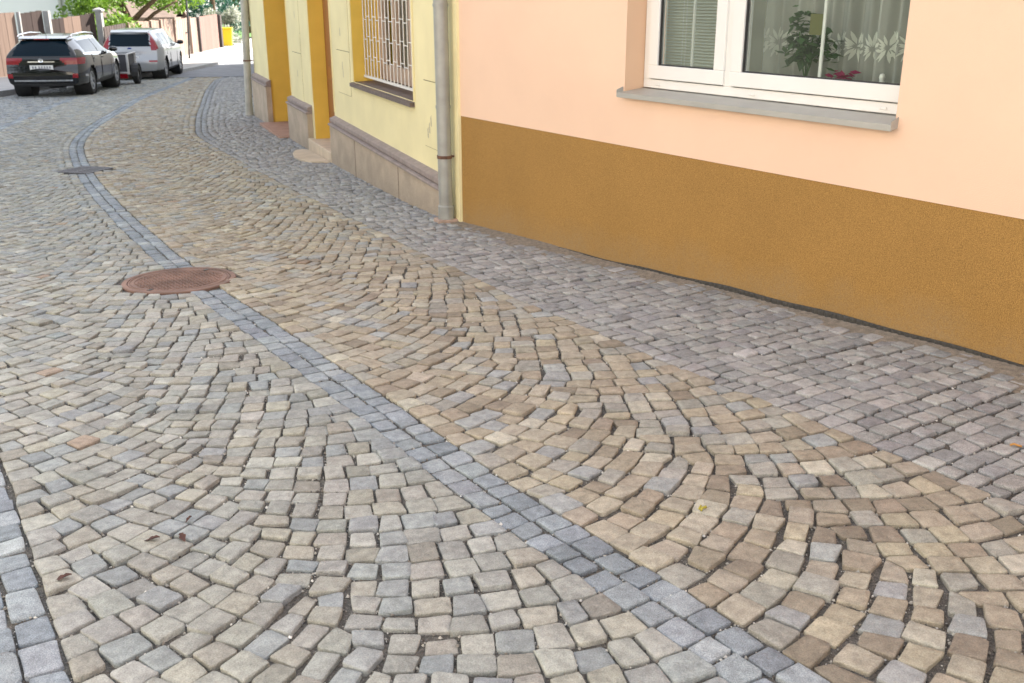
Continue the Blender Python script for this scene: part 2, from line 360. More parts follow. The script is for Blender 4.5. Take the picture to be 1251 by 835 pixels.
# ------------------------------------------------------------------ setts
PITCH = .108
def cvt_lane(L, W, theta, iters=12, res=.0125):
    """stones laid by hand in arcs: cells of a relaxed square packing whose grain turns across the lane.
    returns quads (n,4,2) in (t, x) with x measured from the lane's left edge"""
    nT, nX = int(L/res), int(W.max()/res)+1
    Wpix = np.interp((np.arange(nT)+.5)*res, np.linspace(0, L, len(W)), W)
    ok = ((np.arange(nX)+.5)*res)[None, :] < Wpix[:, None]
    sd = []
    x = PITCH/2
    # first guess: stones strung along arcs; every second or third arc stops where the arcs crowd together
    # (the fans are centred on the gutter strip and on the lane's far edge; they meet at right angles in mid-lane)
    d = PITCH*1.14; fr = np.linspace(0, .5, 200)
    tg = np.tan(np.minimum(theta(fr*0, fr), math.radians(46)))
    Gn = np.r_[0, np.cumsum((tg[1:]+tg[:-1])/2*np.diff(fr))]
    an = np.r_[0, np.cumsum(np.hypot(np.diff(fr), np.diff(Gn)))]
    for side in (0, 1):
        tt = -Gn[-1]*W.max()-.2+side*d/2; kk = 0
        while tt < L+.2:
            wl = float(np.interp(tt+.2, np.linspace(0, L, len(W)), W))
            n_ = max(2, int(round(an[-1]*wl/PITCH)))
            st = an[-1]*wl/n_
            for q in np.arange((kk % 2)*.5*st+.25*st, an[-1]*wl, st):
                f = np.interp(q/wl, an, fr)
                sd.append((tt+wl*np.interp(f, fr, Gn), (f if side == 0 else 1-f)*wl))
            tt += d; kk += 1
    sd = np.array(sd) + rng.normal(0, .008, (len(sd), 2))
    keep = (sd[:, 0] > 0) & (sd[:, 0] < L) & (sd[:, 1] > 0) & (sd[:, 1] < np.interp(sd[:, 0], np.linspace(0, L, len(W)), W))
    sd = sd[keep]; n = len(sd)
    wt = rng.uniform(.91, 1.09, n); asp = rng.uniform(.92, 1.08, n)
    r = 9
    oy, ox = np.meshgrid(np.arange(-r, r+1), np.arange(-r, r+1), indexing='ij'); oy = oy.ravel(); ox = ox.ravel()
    for it in range(iters+1):
        wloc = np.interp(sd[:, 0], np.linspace(0, L, len(W)), W)
        th = theta(sd[:, 0], sd[:, 1]/wloc)
        it_, ix_ = np.floor(sd[:, 0]/res).astype(int), np.floor(sd[:, 1]/res).astype(int)
        pt = it_[:, None]+oy; px = ix_[:, None]+ox
        dt = (pt+.5)*res-sd[:, :1]; dx = (px+.5)*res-sd[:, 1:]
        c, s = np.cos(th)[:, None], np.sin(th)[:, None]
        a = c*dx+s*dt; b = -s*dx+c*dt
        deg = np.degrees(th); ph = np.minimum(np.abs(deg), np.abs(90-deg))
        ra = np.sqrt(1.14*np.cos(np.radians(ph))); ra = np.where(deg < 45, ra, 1/ra)*asp
        dist = ((np.abs(a)*ra[:, None])**5+(np.abs(b)/ra[:, None])**5)**.2/wt[:, None]
        inside = (pt >= 0) & (pt < nT) & (px >= 0) & (px < nX)
        code = (dist*1e6).astype(np.int64)*65536+np.arange(n)[:, None]
        best = np.full(nT*nX, 2**62, np.int64)
        np.minimum.at(best, (pt*nX+px)[inside], code[inside])
        own = np.where((best < 2**62) & ok.ravel(), best % 65536, -1)
        idx = np.nonzero(own >= 0)[0]; o = own[idx]
        T = (idx//nX+.5)*res; X = (idx % nX+.5)*res
        cnt = np.bincount(o, minlength=n).astype(float); cn = np.maximum(cnt, 1)
        cen = np.c_[np.bincount(o, T, n)/cn, np.bincount(o, X, n)/cn]
        if it == iters: break
        sd = np.where(cnt[:, None] > 0, cen, sd)
    ca, sa = np.cos(th)[o], np.sin(th)[o]
    dT, dX = T-cen[o, 0], X-cen[o, 1]
    a = ca*dX+sa*dT; b = -sa*dX+ca*dT
    quads = np.zeros((n, 4, 2))
    for kx, (sa_, sb_) in enumerate(((-1, -1), (1, -1), (1, 1), (-1, 1))):
        val = ((sa_*a+sb_*b+1)*1e5).astype(np.int64)*(2**22)+idx
        bst = np.zeros(n, np.int64); np.maximum.at(bst, o, val)
        ii = bst % (2**22)
        quads[:, kx, 0] = (ii//nX+.5)*res; quads[:, kx, 1] = (ii % nX+.5)*res
    ce = quads.mean(1, keepdims=True)
    dd = quads-ce; quads = quads+dd/np.maximum(np.linalg.norm(dd, axis=2, keepdims=True), .01)*.0085     # pixel corners sit half a pixel inside the cell
    # joints between courses are wider than those inside a course
    left = (deg < 45)[:, None]; av = np.stack([np.sin(th), np.cos(th)], -1); bv = np.stack([np.cos(th), -np.sin(th)], -1)
    sa4 = np.array([-1, 1, 1, -1])[None]; sb4 = np.array([-1, -1, 1, 1])[None]
    da = np.where(left, .0016, -.0010)*sa4; db = np.where(left, -.0012, .0012)*sb4
    quads += da[..., None]*av[:, None]+db[..., None]*bv[:, None]
    quads += rng.normal(0, .0022, quads.shape)
    area = cnt*res*res
    return quads[(area > .0030) & (area < .035)]

def rows(t0, t1, vfun0, vfun1, th=(.09, .112), wd=(.085, .135), along=False, wob=.004, skew=0.0):
    """straight courses: across the street, or along it for the gutter strips"""
    out = []
    if along:
        v0 = vfun0; nrow = vfun1
        wrow = th[0]
        for r in range(nrow):
            t = t0 - rng.uniform(0, .1)
            while t < t1:
                l = rng.uniform(*wd)
                a, b = v0+r*wrow, v0+(r+1)*wrow
                out.append(((t, a), (t, b), (t+l, b), (t+l, a))); t += l
    else:
        t = t0
        while t < t1:
            h = rng.uniform(*th); v = float(vfun0(t)); v1 = float(vfun1(t)); v -= rng.uniform(0, .02)
            sk = skew + rng.normal(0, .01)
            while v < v1:
                l = rng.uniform(*wd)
                o = lambda q: sk*(q-vfun0(t))
                out.append(((t+o(v), v), (t+o(v+l), v+l), (t+h+o(v+l), v+l), (t+h+o(v), v))); v += l
            t += h
    q = np.array(out, float)
    return q + rng.normal(0, wob, q.shape)

holes = []      # (kind, data) things let into the paving
MH = P(6.98, 1.89); holes.append(('disc', MH, .37))
DR = np.array([-5.59, 13.08]); DRH = (.27, .26)
DR_ANG = A - .05
def in_holes(c):
    m = np.hypot(c[:, 0]-MH[0], c[:, 1]-MH[1]) < .40
    d = c-DR; ca, sa = math.cos(-DR_ANG*0), 0
    # drain is aligned with the picture-crossing direction N at its place
    u = d@np.array([math.cos(.69), math.sin(.69)]); v = d@np.array([-math.sin(.69), math.cos(.69)])
    m |= (np.abs(u) < DRH[0]+.03) & (np.abs(v) < DRH[1]+.03)
    return m

def stone_mesh(name, quads, tint, matl, gap=.011, dz=0.0, hvar=.0035, cull=None):
    """quads (n,4,2) in world XY -> one mesh of worn setts; tint (n,3)"""
    c = quads.mean(1)
    keep = ~in_holes(c)
    if cull is not None: keep &= ~cull(c)
    # orientation: make counter-clockwise
    quads = quads[keep]; tint = tint[keep]; c = c[keep]
    ar = np.zeros(len(quads))
    for i in range(4):
        j = (i+1) % 4; ar += quads[:, i, 0]*quads[:, j, 1]-quads[:, j, 0]*quads[:, i, 1]
    quads[ar < 0] = quads[ar < 0][:, ::-1]
    dist = np.hypot(c[:, 0], c[:, 1])
    chip = rng.uniform(0, 1, len(quads)) < .30                    # a knocked-off corner here and there
    ci = rng.integers(0, 4, len(quads)); amt = rng.uniform(.06, .22, len(quads))*chip
    ar_ = np.arange(len(quads)); quads = quads.copy()
    quads[ar_, ci] += (c-quads[ar_, ci])*amt[:, None]
    V, Fq, T = [], [], []; base = 0
    loops_all, start = [], 0
    for lo, hi, K, rings in ((0, 8, 16, ((1.0, -.040), (1.0, -.0048), (.984, -.0014), (.94, -.0002), (.55, .0005))),
                             (8, 15, 12, ((1.0, -.03), (.995, -.006), (.93, -.0006))),
                             (15, 99, 8, ((1.0, -.02), (.96, -.001)))):
        sel = (dist >= lo) & (dist < hi); n = int(sel.sum())
        if not n: continue
        q = quads[sel]; cc = c[sel]; R = len(rings)
        size = np.sqrt(np.abs(ar[sel])/2)[:, None]
        ang = (np.arange(K)+.5)/K*2*math.pi
        ex = 2/9.5
        u = np.sign(np.cos(ang))*np.abs(np.cos(ang))**ex; w = np.sign(np.sin(ang))*np.abs(np.sin(ang))**ex
        jit = rng.normal(0, .036, (n, K)); jit = 1+.6*jit+.4*np.roll(jit, 1, 1)+.03*rng.normal(0, 1, (n, 1))*np.cos(2*ang)[None]
        shrink = 1-(gap*rng.uniform(.5, 1.5, (n, 1)))/np.maximum(size, .05)
        tilt = rng.normal(0, .028, (n, 2)); h0 = rng.normal(0, hvar, n)+dz
        vs = np.zeros((n, R*K+1, 3))
        for ri, (rr, zz) in enumerate(rings):
            U = u[None]*rr*shrink*jit; Wd = w[None]*rr*shrink*jit
            b0, b1, b2, b3 = (1-U)*(1-Wd)/4, (1+U)*(1-Wd)/4, (1+U)*(1+Wd)/4, (1-U)*(1+Wd)/4
            X = b0*q[:, 0, :1]+b1*q[:, 1, :1]+b2*q[:, 2, :1]+b3*q[:, 3, :1]
            Y = b0*q[:, 0, 1:]+b1*q[:, 1, 1:]+b2*q[:, 2, 1:]+b3*q[:, 3, 1:]
            Z = gz(cc[:, 0], cc[:, 1])[:, None]+h0[:, None]+zz
            # the whole stone follows the slope of the street
            e = .05
            gx = (gz(cc[:, 0]+e, cc[:, 1])-gz(cc[:, 0]-e, cc[:, 1]))/(2*e); gy = (gz(cc[:, 0], cc[:, 1]+e)-gz(cc[:, 0], cc[:, 1]-e))/(2*e)
            Z = Z+(gx+tilt[:, 0])[:, None]*(X-cc[:, :1])+(gy+tilt[:, 1])[:, None]*(Y-cc[:, 1:])
            if zz > -.02: Z = Z+rng.normal(0, .0013 if rr > .96 else .0005, (n, K))
            vs[:, ri*K:(ri+1)*K] = np.stack([X, Y, Z], -1)
        vs[:, -1, :2] = cc
        vs[:, -1, 2] = vs[:, (R-1)*K:R*K, 2].mean(1)+.0003+rng.normal(0, .0004, n)
        f4 = []
        for ri in range(R-1):
            for kk in range(K):
                k2 = (kk+1) % K
                f4.append((ri*K+kk, ri*K+k2, (ri+1)*K+k2, (ri+1)*K+kk))
        f3 = [((R-1)*K+kk, (R-1)*K+(kk+1) % K, R*K) for kk in range(K)]
        off = (base+np.arange(n)*(R*K+1))[:, None, None]
        V.append(vs.reshape(-1, 3)); T.append(np.repeat(tint[sel], R*K+1, 0))
        Fq.append(((np.array(f4)[None]+off).reshape(-1, 4), (np.array(f3)[None]+off).reshape(-1, 3)))
        base += n*(R*K+1)
    V = np.concatenate(V); T = np.concatenate(T)
    q4 = np.concatenate([f[0] for f in Fq]); q3 = np.concatenate([f[1] for f in Fq])
    me = bpy.data.meshes.new(name)
    me.vertices.add(len(V)); me.vertices.foreach_set('co', V.ravel().astype(np.float32))
    nl = q4.size+q3.size
    me.loops.add(nl); me.loops.foreach_set('vertex_index', np.r_[q4.ravel(), q3.ravel()].astype(np.int32))
    npoly = len(q4)+len(q3); me.polygons.add(npoly)
    ls = np.r_[np.arange(len(q4))*4, q4.size+np.arange(len(q3))*3].astype(np.int32)
    me.polygons.foreach_set('loop_start', ls)
    me.polygons.foreach_set('use_smooth', np.ones(npoly, bool))
    me.update(calc_edges=True)
    at = me.attributes.new('tint', 'FLOAT_COLOR', 'POINT')
    at.data.foreach_set('color', np.c_[T, np.ones(len(T))].ravel().astype(np.float32))
    me.materials.append(matl); me.validate()
    o = bpy.data.objects.new(name, me); COL.objects.link(o)
    return struct(o)

def palette(n, cols, probs, var=.06, sat=.46, gain=.91):
    cols = np.array([srgb(*c) for c in cols]); lum = cols@np.array([.3, .6, .1]); cols = (lum[:, None]+(cols-lum[:, None])*sat)*gain; p = np.array(probs, float); p /= p.sum()
    cols = cols*np.array([.975, 1.0, .97]); mean = (p[:, None]*cols).sum(0) if False else cols.mean(0); cols = mean+(cols-mean)*.82
    i = rng.choice(len(cols), n, p=p)
    out = cols[i]*rng.normal(1, var, (n, 1))
    out *= rng.normal(1, .008, (n, 3))
    return np.clip(out, .02, .9)
def beyond_front(c):
    w = c@N; s = c@D; m = c@M; e = c@E-E0
    b = (w > WALL+.05) & (s < 7.6)
    return b | ((s >= 7.6) & (m > M0+.12) & (e < 11.9))

tl = np.linspace(0, 36.5, 200)
# driving lanes
Wr = vr(tl)-.105
lane_th = lambda t, f: np.radians(6+76*np.clip(f, 0, 1))
qr = cvt_lane(36.5, Wr, lane_th)
Wl = np.full(200, 1.395)
ql = cvt_lane(36.5, Wl, lambda t, f: np.radians(10+72*np.clip(f, 0, 1)))
wr_q = cmap(qr[..., 0], qr[..., 1]+.105)
wl_q = cmap(ql[..., 0], ql[..., 1]-1.5)
tan_p = [(178, 160, 134), (172, 150, 120), (164, 158, 148), (186, 166, 128), (150, 128, 102), (158, 162, 168), (196, 184, 160), (182, 136, 98)]
tr_ = palette(len(wr_q), tan_p, [26, 20, 18, 8, 7, 7, 4, .5], .06, .56, .93)
gray_p = [(168, 163, 152), (158, 157, 152), (150, 158, 165), (176, 166, 144), (160, 150, 134), (184, 180, 170), (140, 150, 162), (186, 140, 98)]
tl_ = palette(len(wl_q), gray_p, [26, 22, 15, 12, 9, 6, 4, .4])
lane = stone_mesh('road', np.concatenate([wr_q, wl_q]), np.concatenate([tr_, tl_]), MT['sand_set'], gap=.0072, cull=beyond_front)
# gutter strips of blue-grey granite, two stones wide
qs = rows(0, 36.5, -.104, 2, th=(.104,), wd=(.09, .135), along=True, wob=.003)
qs2 = rows(0, 27, -1.715, 2, th=(.106,), wd=(.11, .17), along=True, wob=.004)
q3 = rows(17.5, 36.5, 0, 2, th=(.104,), wd=(.09, .135), along=True, wob=.003)
ws = np.concatenate([cmap(qs[..., 0], qs[..., 1]), cmap(qs2[..., 0], qs2[..., 1]), cmap(q3[..., 0], q3[..., 1]+vr(q3[..., 0])+.005)])
ts = palette(len(ws), [(132, 146, 166), (122, 136, 156), (144, 155, 170), (156, 165, 176)], [5, 4, 3, 1], .06, .42, 1.0)
qn = len(qs)+len(qs2); ts[qn:] = ts[qn:]*.45+np.array([.27, .265, .26])*.55
ts[len(qs):qn] *= 1.06
stone_mesh('gutter', ws, ts, MT['granite'], gap=.009, dz=-.003, hvar=.0025, cull=beyond_front)
# pavement by the houses: courses laid across
qp = rows(0, 36.5, lambda t: vr(t)+(.22 if t > 17.5 else .005), lambda t: vr(t)+(1.75 if t < 20 else 4.2), th=(.092, .108), wd=(.085, .14), skew=.02, wob=.003)
wp = cmap(qp[..., 0], qp[..., 1])
tp = palette(len(wp), [(156, 150, 144), (148, 145, 143), (163, 156, 148), (142, 139, 138), (170, 164, 156)], [5, 5, 4, 3, 2], .07, .5, 1.04)*np.array([.98, .98, 1.025])
stone_mesh('pavement', wp, tp, MT['granite'], gap=.0125, hvar=.003, cull=beyond_front)
# the other side of the street
qv = rows(0, 36.5, lambda t: np.interp(t, [0, 14, 22, 36], [-3.6, -3.6, -4.2, -2.4]), lambda t: -1.72 if t < 27 else -1.5, th=(.09, .112), wd=(.09, .14))
wv = cmap(qv[..., 0], qv[..., 1])
tv = palette(len(wv), [(150, 154, 164), (158, 158, 158), (142, 148, 160), (166, 160, 148)], [5, 4, 3, 2], .08)
def cull_left(c): return (c[:, 0] < np.interp(c[:, 1], [0, 30, 35], [-12.6, -12.6, -11.4]))
stone_mesh('parking_bay', wv, tv, MT['granite'], gap=.009, cull=cull_left)

# joint bed: one sheet that reaches the horizon, finer under the street
def sheet(name, xs, ys, zf, matl):
    X, Y = np.meshgrid(xs, ys, indexing='xy'); Z = zf(X, Y)
    v = np.stack([X, Y, Z], -1).reshape(-1, 3); nx = len(xs)
    f = [(j*nx+i, j*nx+i+1, (j+1)*nx+i+1, (j+1)*nx+i) for j in range(len(ys)-1) for i in range(nx-1)]
    mb = MB(); mb.v = [tuple(p) for p in v]; mb.f = f; mb.m = [0]*len(f)
    return struct(mb.build(name, matl, smooth=True))
xs = np.r_[np.linspace(-140, -18, 20), np.arange(-16, 5, .2), np.linspace(6, 140, 22)]
ys = np.r_[np.linspace(-60, -3, 10), np.arange(-1, 40, .2), np.linspace(42, 260, 40)]
sheet('ground', xs, ys, lambda x, y: gz(x, y)-.0155, MT['joint'])
# far road and the raised pavement by the fence
def ribbon(name, left, right, dz, matl, thick=0):
    mb = MB(); n = len(left)
    for (a, b) in zip(left, right):
        for p in (a, b): mb.v.append((p[0], p[1], g(*p)+dz))
    mb.f = [(2*i, 2*i+1, 2*i+3, 2*i+2) for i in range(n-1)]; mb.m = [0]*len(mb.f)
    if thick:
        b = len(mb.v); mb.v += [(x, y, z-thick) for x, y, z in mb.v]
        for i in range(n-1):
            mb.f += [(2*i, 2*i+2, b+2*i+2, b+2*i), (2*i+1, 2*i+3, b+2*i+3, b+2*i+1)]
        mb.f += [(0, 1, b+1, b), (2*n-2, 2*n-1, b+2*n-1, b+2*n-2)]; mb.m = [0]*len(mb.f)
    return struct(mb.build(name, matl))
yy = np.linspace(33.6, 150, 60)
sheet('far_road', np.linspace(-40, 10, 101), np.linspace(32.8, 110, 120), lambda x, y: gz(x, y)+.008, MT['asphalt'])
kx = lambda y: -12.62 if y < 30 else (-12.62+(y-30)*.234 if y < 35 else (-11.45-.083*max(0, y-41)))
yk = np.r_[np.linspace(14, 30, 30), np.linspace(30.5, 35, 10), np.linspace(35.5, 66, 40)]
ribbon('kerb', [(kx(y)-.16, y) for y in yk], [(kx(y), y) for y in yk], .115, MT['kerb'], thick=.2)
ribbon('far_pavement', [(-17.5-.0*y, y) for y in yk], [(kx(y)-.162, y) for y in yk], .105, MT['slab'])
ribbon('garden_lawn', [(-60, y) for y in np.linspace(20, 130, 40)], [(-17.6, y) for y in np.linspace(20, 130, 40)], .1, MT['grass'])
yy2 = np.linspace(88, 150, 20)
ribbon('far_lawn', [(-60, y) for y in yy2], [(4, y) for y in yy2], .03, MT['grass'])

# grit and chippings lying in the open joints (too many to count)
allq = np.concatenate([wr_q, wl_q, wp, ws]); cq = allq.mean(1)
near = np.hypot(cq[:, 0], cq[:, 1]) < 6.5
ed = allq[near & ~beyond_front(cq) & ~in_holes(cq)]
def grit(n):
    i = rng.integers(0, len(ed), n); j = rng.integers(0, 4, n); t = rng.uniform(0, 1, n)[:, None]
    p = ed[i, j]*(1-t)+ed[i, (j+1) % 4]*t + rng.normal(0, .003, (n, 2))
    dens = .5+.35*np.sin(5.1*p[:, 0]+2.2*p[:, 1])*np.sin(3.7*p[:, 1]-4.3*p[:, 0]+.7)+.25*np.sin(13*p[:, 0]+1)*np.sin(11*p[:, 1])
    p = p[rng.uniform(0, 1, n) < dens]; n = len(p)
    t = None
    r = rng.uniform(.0018, .0036, n)*np.where(rng.uniform(0, 1, n) < .25, 2.1, 1)
    z = gz(p[:, 0], p[:, 1])-.0135+r*.4
    oc = np.array([(1,0,0),(0,1,0),(-1,0,0),(0,-1,0),(0,0,1),(0,0,-1)], float)
    v = oc[None]*r[:, None, None]*rng.uniform(.6, 1.3, (n, 6, 1))
    a = rng.uniform(0, 6.28, n); ca, sa = np.cos(a)[:, None], np.sin(a)[:, None]
    X = v[..., 0]*ca-v[..., 1]*sa; Y = v[..., 0]*sa+v[..., 1]*ca
    v = np.stack([X+p[:, :1], Y+p[:, 1:], v[..., 2]+z[:, None]], -1)
    f = np.array([(0,1,4),(1,2,4),(2,3,4),(3,0,4),(1,0,5),(2,1,5),(3,2,5),(0,3,5)])
    ff = (f[None]+(np.arange(n)*6)[:, None, None]).reshape(-1, 3)
    me = bpy.data.meshes.new('joint_grit'); me.from_pydata(v.reshape(-1, 3).tolist(), [], ff.tolist())
    pal = np.array([(.10, .09, .08), (.22, .20, .17), (.42, .40, .36), (.75, .73, .68)])[rng.choice(4, n, p=[.28, .34, .27, .11])]
    at = me.attributes.new('tint', 'FLOAT_COLOR', 'POINT')
    at.data.foreach_set('color', np.c_[np.repeat(pal, 6, 0), np.ones(n*6)].ravel().astype(np.float32))
    me.materials.append(MT['chips']); o = bpy.data.objects.new('joint_grit', me); COL.objects.link(o)
    o['kind'] = 'stuff'; return o
grit(64000)

# wind-blown sand along the foot of the pink wall
def sand():
    ss = np.arange(.4, 7.75, .05); ww = np.linspace(0, .36, 10)
    mb = MB()
    for s in ss:
        wid = .30+.10*math.sin(s*1.3)+.05*math.sin(s*4.1)
        for q in ww:
            w = WALL+.02-q*wid/.36
            p = P(s, w); f = q/.36
            mb.v.append((p[0], p[1], g(*p)+.012*(1-f)**1.5-.012*f+.0025*math.sin(s*23+q*70)*math.sin(q*90+s*9)))
    n = len(ww)
    mb.f = [(i*n+j, i*n+j+1, (i+1)*n+j+1, (i+1)*n+j) for i in range(len(ss)-1) for j in range(n-1)]; mb.m = [0]*len(mb.f)
    o = mb.build('sand_drift', mat('dusty_sand', (.25, .21, .165), .95, noise=.3, nscale=30, bump=.004, bscale=180, speck=(.4, 300)), smooth=True); o['kind'] = 'stuff'
sand()

# ------------------------------------------------------------------ buildings
def wall_mb(fn, u0, u1, z0, z1, holes_, th, mb=None, back=True):
    """wall slab: fn(u, off) -> XY; holes_ = [(ua, ub, za, zb)]; faces front, back, reveals and outer rim"""
    mb = mb or MB()
    us = sorted({u0, u1, *[h for q in holes_ for h in q[:2]]}); zs = sorted({z0, z1, *[h for q in holes_ for h in q[2:]]})
    us = [u for u in us if u0 <= u <= u1]; zs = [z for z in zs if z0 <= z <= z1]
    pt = lambda u, o, z: (*fn(u, o), z)
    for i in range(len(us)-1):
        for j in range(len(zs)-1):
            uc, zc = (us[i]+us[i+1])/2, (zs[j]+zs[j+1])/2
            if any(a < uc < b and c < zc < d for a, b, c, d in holes_): continue
            for o in (0, th) if back else (0,):
                mb.add([pt(us[i], o, zs[j]), pt(us[i+1], o, zs[j]), pt(us[i+1], o, zs[j+1]), pt(us[i], o, zs[j+1])], [(0, 1, 2, 3)])
    for a, b, c, d in [(u0, u1, z0, z1)]:
        for (p, q, r, s_) in ((a, c, b, c), (b, c, b, d), (b, d, a, d), (a, d, a, c)):
            mb.add([pt(p, 0, q), pt(r, 0, s_), pt(r, th, s_), pt(p, th, q)], [(0, 1, 2, 3)])
    return mb
def reveal_mb(fn, h, th, o0=0.0, sides='lrtb', mb=None):
    mb = mb or MB(); a, b, c, d = h; pt = lambda u, o, z: (*fn(u, o), z)
    S = dict(l=((a, c), (a, d)), r=((b, c), (b, d)), t=((a, d), (b, d)), b=((a, c), (b, c)))
    for k in sides:
        (p, q), (r, s_) = S[k]
        mb.add([pt(p, o0, q), pt(r, o0, s_), pt(r, th, s_), pt(p, th, q)], [(0, 1, 2, 3)])
    return mb
def fbox(fn, u0, u1, o0, o1, z0, z1, mb=None, mi=0):
    mb = mb or MB()
    p = lambda u, o, z: (*fn(u, o), z)
    mb.hexa([p(u0, o0, z0), p(u1, o0, z0), p(u1, o1, z0), p(u0, o1, z0), p(u0, o0, z1), p(u1, o0, z1), p(u1, o1, z1), p(u0, o1, z1)], mi)
    return mb
def gable_roof(fn, u0, u1, o0, o1, z, h, over=.35, th=.16):
    mb = MB(); om = (o0+o1)/2; pt = lambda u, o, zz: (*fn(u, o), zz)
    sl = h/(om-o0)
    for k in (0, 1):
        oa = o0-over if k == 0 else o1+over
        za = z-over*sl
        mb.hexa([pt(u0-.2, oa, za), pt(u1+.2, oa, za), pt(u1+.2, om, z+h), pt(u0-.2, om, z+h),
                 pt(u0-.2, oa, za+th), pt(u1+.2, oa, za+th), pt(u1+.2, om, z+h+th), pt(u0-.2, om, z+h+th)])
    return mb

# ---- pink house --------------------------------------------------------------
pink = thing('pink_house', 'peach rendered house with brown stone-plaster base and white window', 'house', (0, 0, 0))
fp = lambda u, o=0.0: tuple(P(u, WALL+o))
WO = (3.22, 5.37, .950, 2.45)                     # window opening (s range, z range)
BAND = .598
mb = wall_mb(fp, -13.0, 7.535, BAND, 5.6, [WO], .38)
w2 = wall_mb(lambda u, o=0.0: tuple(P(7.535-o, WALL+.38+u)), 0, 8.5, BAND, 5.6, [], .3); mb.add(w2.v, w2.f)
w3 = wall_mb(lambda u, o=0.0: tuple(P(-13.0+o, WALL+.38+u)), 0, 8.5, BAND, 5.6, [], .3); mb.add(w3.v, w3.f)
w4 = wall_mb(lambda u, o=0.0: tuple(P(u, WALL+8.88+o)), -13.0, 7.535, BAND, 5.6, [], .3); mb.add(w4.v, w4.f)
mb.build('wall', MT['peach'], pink)
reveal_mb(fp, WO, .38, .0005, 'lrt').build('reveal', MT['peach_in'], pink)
mb = MB()
for a, b in zip(np.arange(-13, 7.4, .5), np.r_[np.arange(-12.5, 7.4, .5), 7.533]):
    pa, pb = fp(a, .004), fp(b, .004); qa, qb = fp(a, .37), fp(b, .37)
    za, zb = g(*pa)-.25, g(*pb)-.25
    mb.hexa([(*pa, za), (*pb, zb), (*qb, zb), (*qa, za), (*pa, BAND), (*pb, BAND), (*qb, BAND), (*qa, BAND)])
fbox(lambda u, o=0.0: tuple(P(7.53-o, WALL+.38+u)), 0, 8.5, 0.004, .29, -.8, BAND, mb)
bandobj = mb.build('plinth', MT['ochre_plinth'], pink)
gable_roof(fp, -13, 7.535, 0, 9.2, 5.6, 2.9).build('roof', MT['roof'], pink)
fbox(fp, -12.6, 7.2, .4, 8.8, 2.75, 2.85).build('ceiling', MT['whitewall'], pink)
fbox(fp, -12.6, 7.2, .4, 8.8, -.1, .0).build('floor', mat('interior_floor', (.2, .14, .1)), pink)
fbox(fp, -12.6, 7.2, 3.6, 3.7, 0.0, 2.75).build('interior_wall', mat('interior_wall', (.55, .55, .5)), pink)
# window: frame fixed in the opening, two sashes
FO = .165                                        # outer face of the window frame behind the wall face
win = fbox(fp, WO[0]-.05, WO[1]-.004, FO, FO+.07, .988, 1.045)
zt_ = 2.44
for (a, b) in ((WO[1]-.075, WO[1]-.004), (4.535, 4.615), (WO[0]-.05, WO[0]+.01)): fbox(fp, a, b, FO, FO+.07, 1.045, zt_-.07, win)
fbox(fp, WO[0]-.05, WO[1]-.004, FO, FO+.07, zt_-.07, zt_, win)
win = win.build('window', MT['pvc'], pink, bevel=.004)
def sash(a, b, z0, z1):
    s_ = MB(); q = .088
    fbox(fp, a, b, FO-.018, FO+.06, z0, z0+q, s_); fbox(fp, a, b, FO-.018, FO+.06, z1-q, z1, s_)
    fbox(fp, a, a+q, FO-.018, FO+.06, z0+q, z1-q, s_); fbox(fp, b-q, b, FO-.018, FO+.06, z0+q, z1-q, s_)
    o = s_.build('sash', MT['pvc'], win, bevel=.005)
    gk = MB()
    for (u0, u1, v0, v1) in ((a+q, b-q, z0+q, z0+q+.008), (a+q, b-q, z1-q-.008, z1-q), (a+q, a+q+.008, z0+q+.008, z1-q-.008), (b-q-.008, b-q, z0+q+.008, z1-q-.008)):
        fbox(fp, u0, u1, FO-.004, FO+.012, v0, v1, gk)
    gk.build('gasket', MT['gap'], win)
    gl_ = MB(); gl_.add([(*fp(a+q, FO+.01), z0+q), (*fp(b-q, FO+.01), z0+q), (*fp(b-q, FO+.01), z1-q), (*fp(a+q, FO+.01), z1-q)], [(0, 1, 2, 3)])
    gl_.build('glass_pane', MT['glass'], win)
    return o
sash(4.603, 5.305, 1.052, zt_-.06)
sash(WO[0]-.01, 4.545, 1.052, zt_-.06)
for u in (3.885, 4.925):
    fbox(fp, u-.009, u+.009, FO+.016, FO+.026, 1.13, zt_-.14).build('muntin', MT['pvc'], win)
mb = MB()
for u in (5.22, 4.36, 3.42): fbox(fp, u-.022, u+.022, FO-.009, FO, 1.008, 1.020, mb)
mb.build('drain_cap', MT['pvc'], win, bevel=.003)
# sloping metal sill with turned-up end and folded drip edge
mb = MB()
a, b = WO[0]-.015, WO[1]+.012
zi, zo, oo = .983, .962, -.055
pt = lambda u, o, z: (*fp(u, o), z)
mb.hexa([pt(a, oo, zo-.003), pt(b, oo, zo-.003), pt(b, FO-.003, zi-.003), pt(a, FO-.003, zi-.003), pt(a, oo, zo), pt(b, oo, zo), pt(b, FO-.003, zi), pt(a, FO-.003, zi)])
mb.hexa([pt(a, oo-.003, zo-.03), pt(b, oo-.003, zo-.03), pt(b, oo, zo-.03), pt(a, oo, zo-.03), pt(a, oo-.003, zo), pt(b, oo-.003, zo), pt(b, oo, zo), pt(a, oo, zo)])
mb.hexa([pt(a, oo-.001, zo-.032), pt(b, oo-.001, zo-.032), pt(b, oo+.012, zo-.034), pt(a, oo+.012, zo-.034), pt(a, oo-.001, zo-.0305), pt(b, oo-.001, zo-.0305), pt(b, oo+.012, zo-.031), pt(a, oo+.012, zo-.031)])
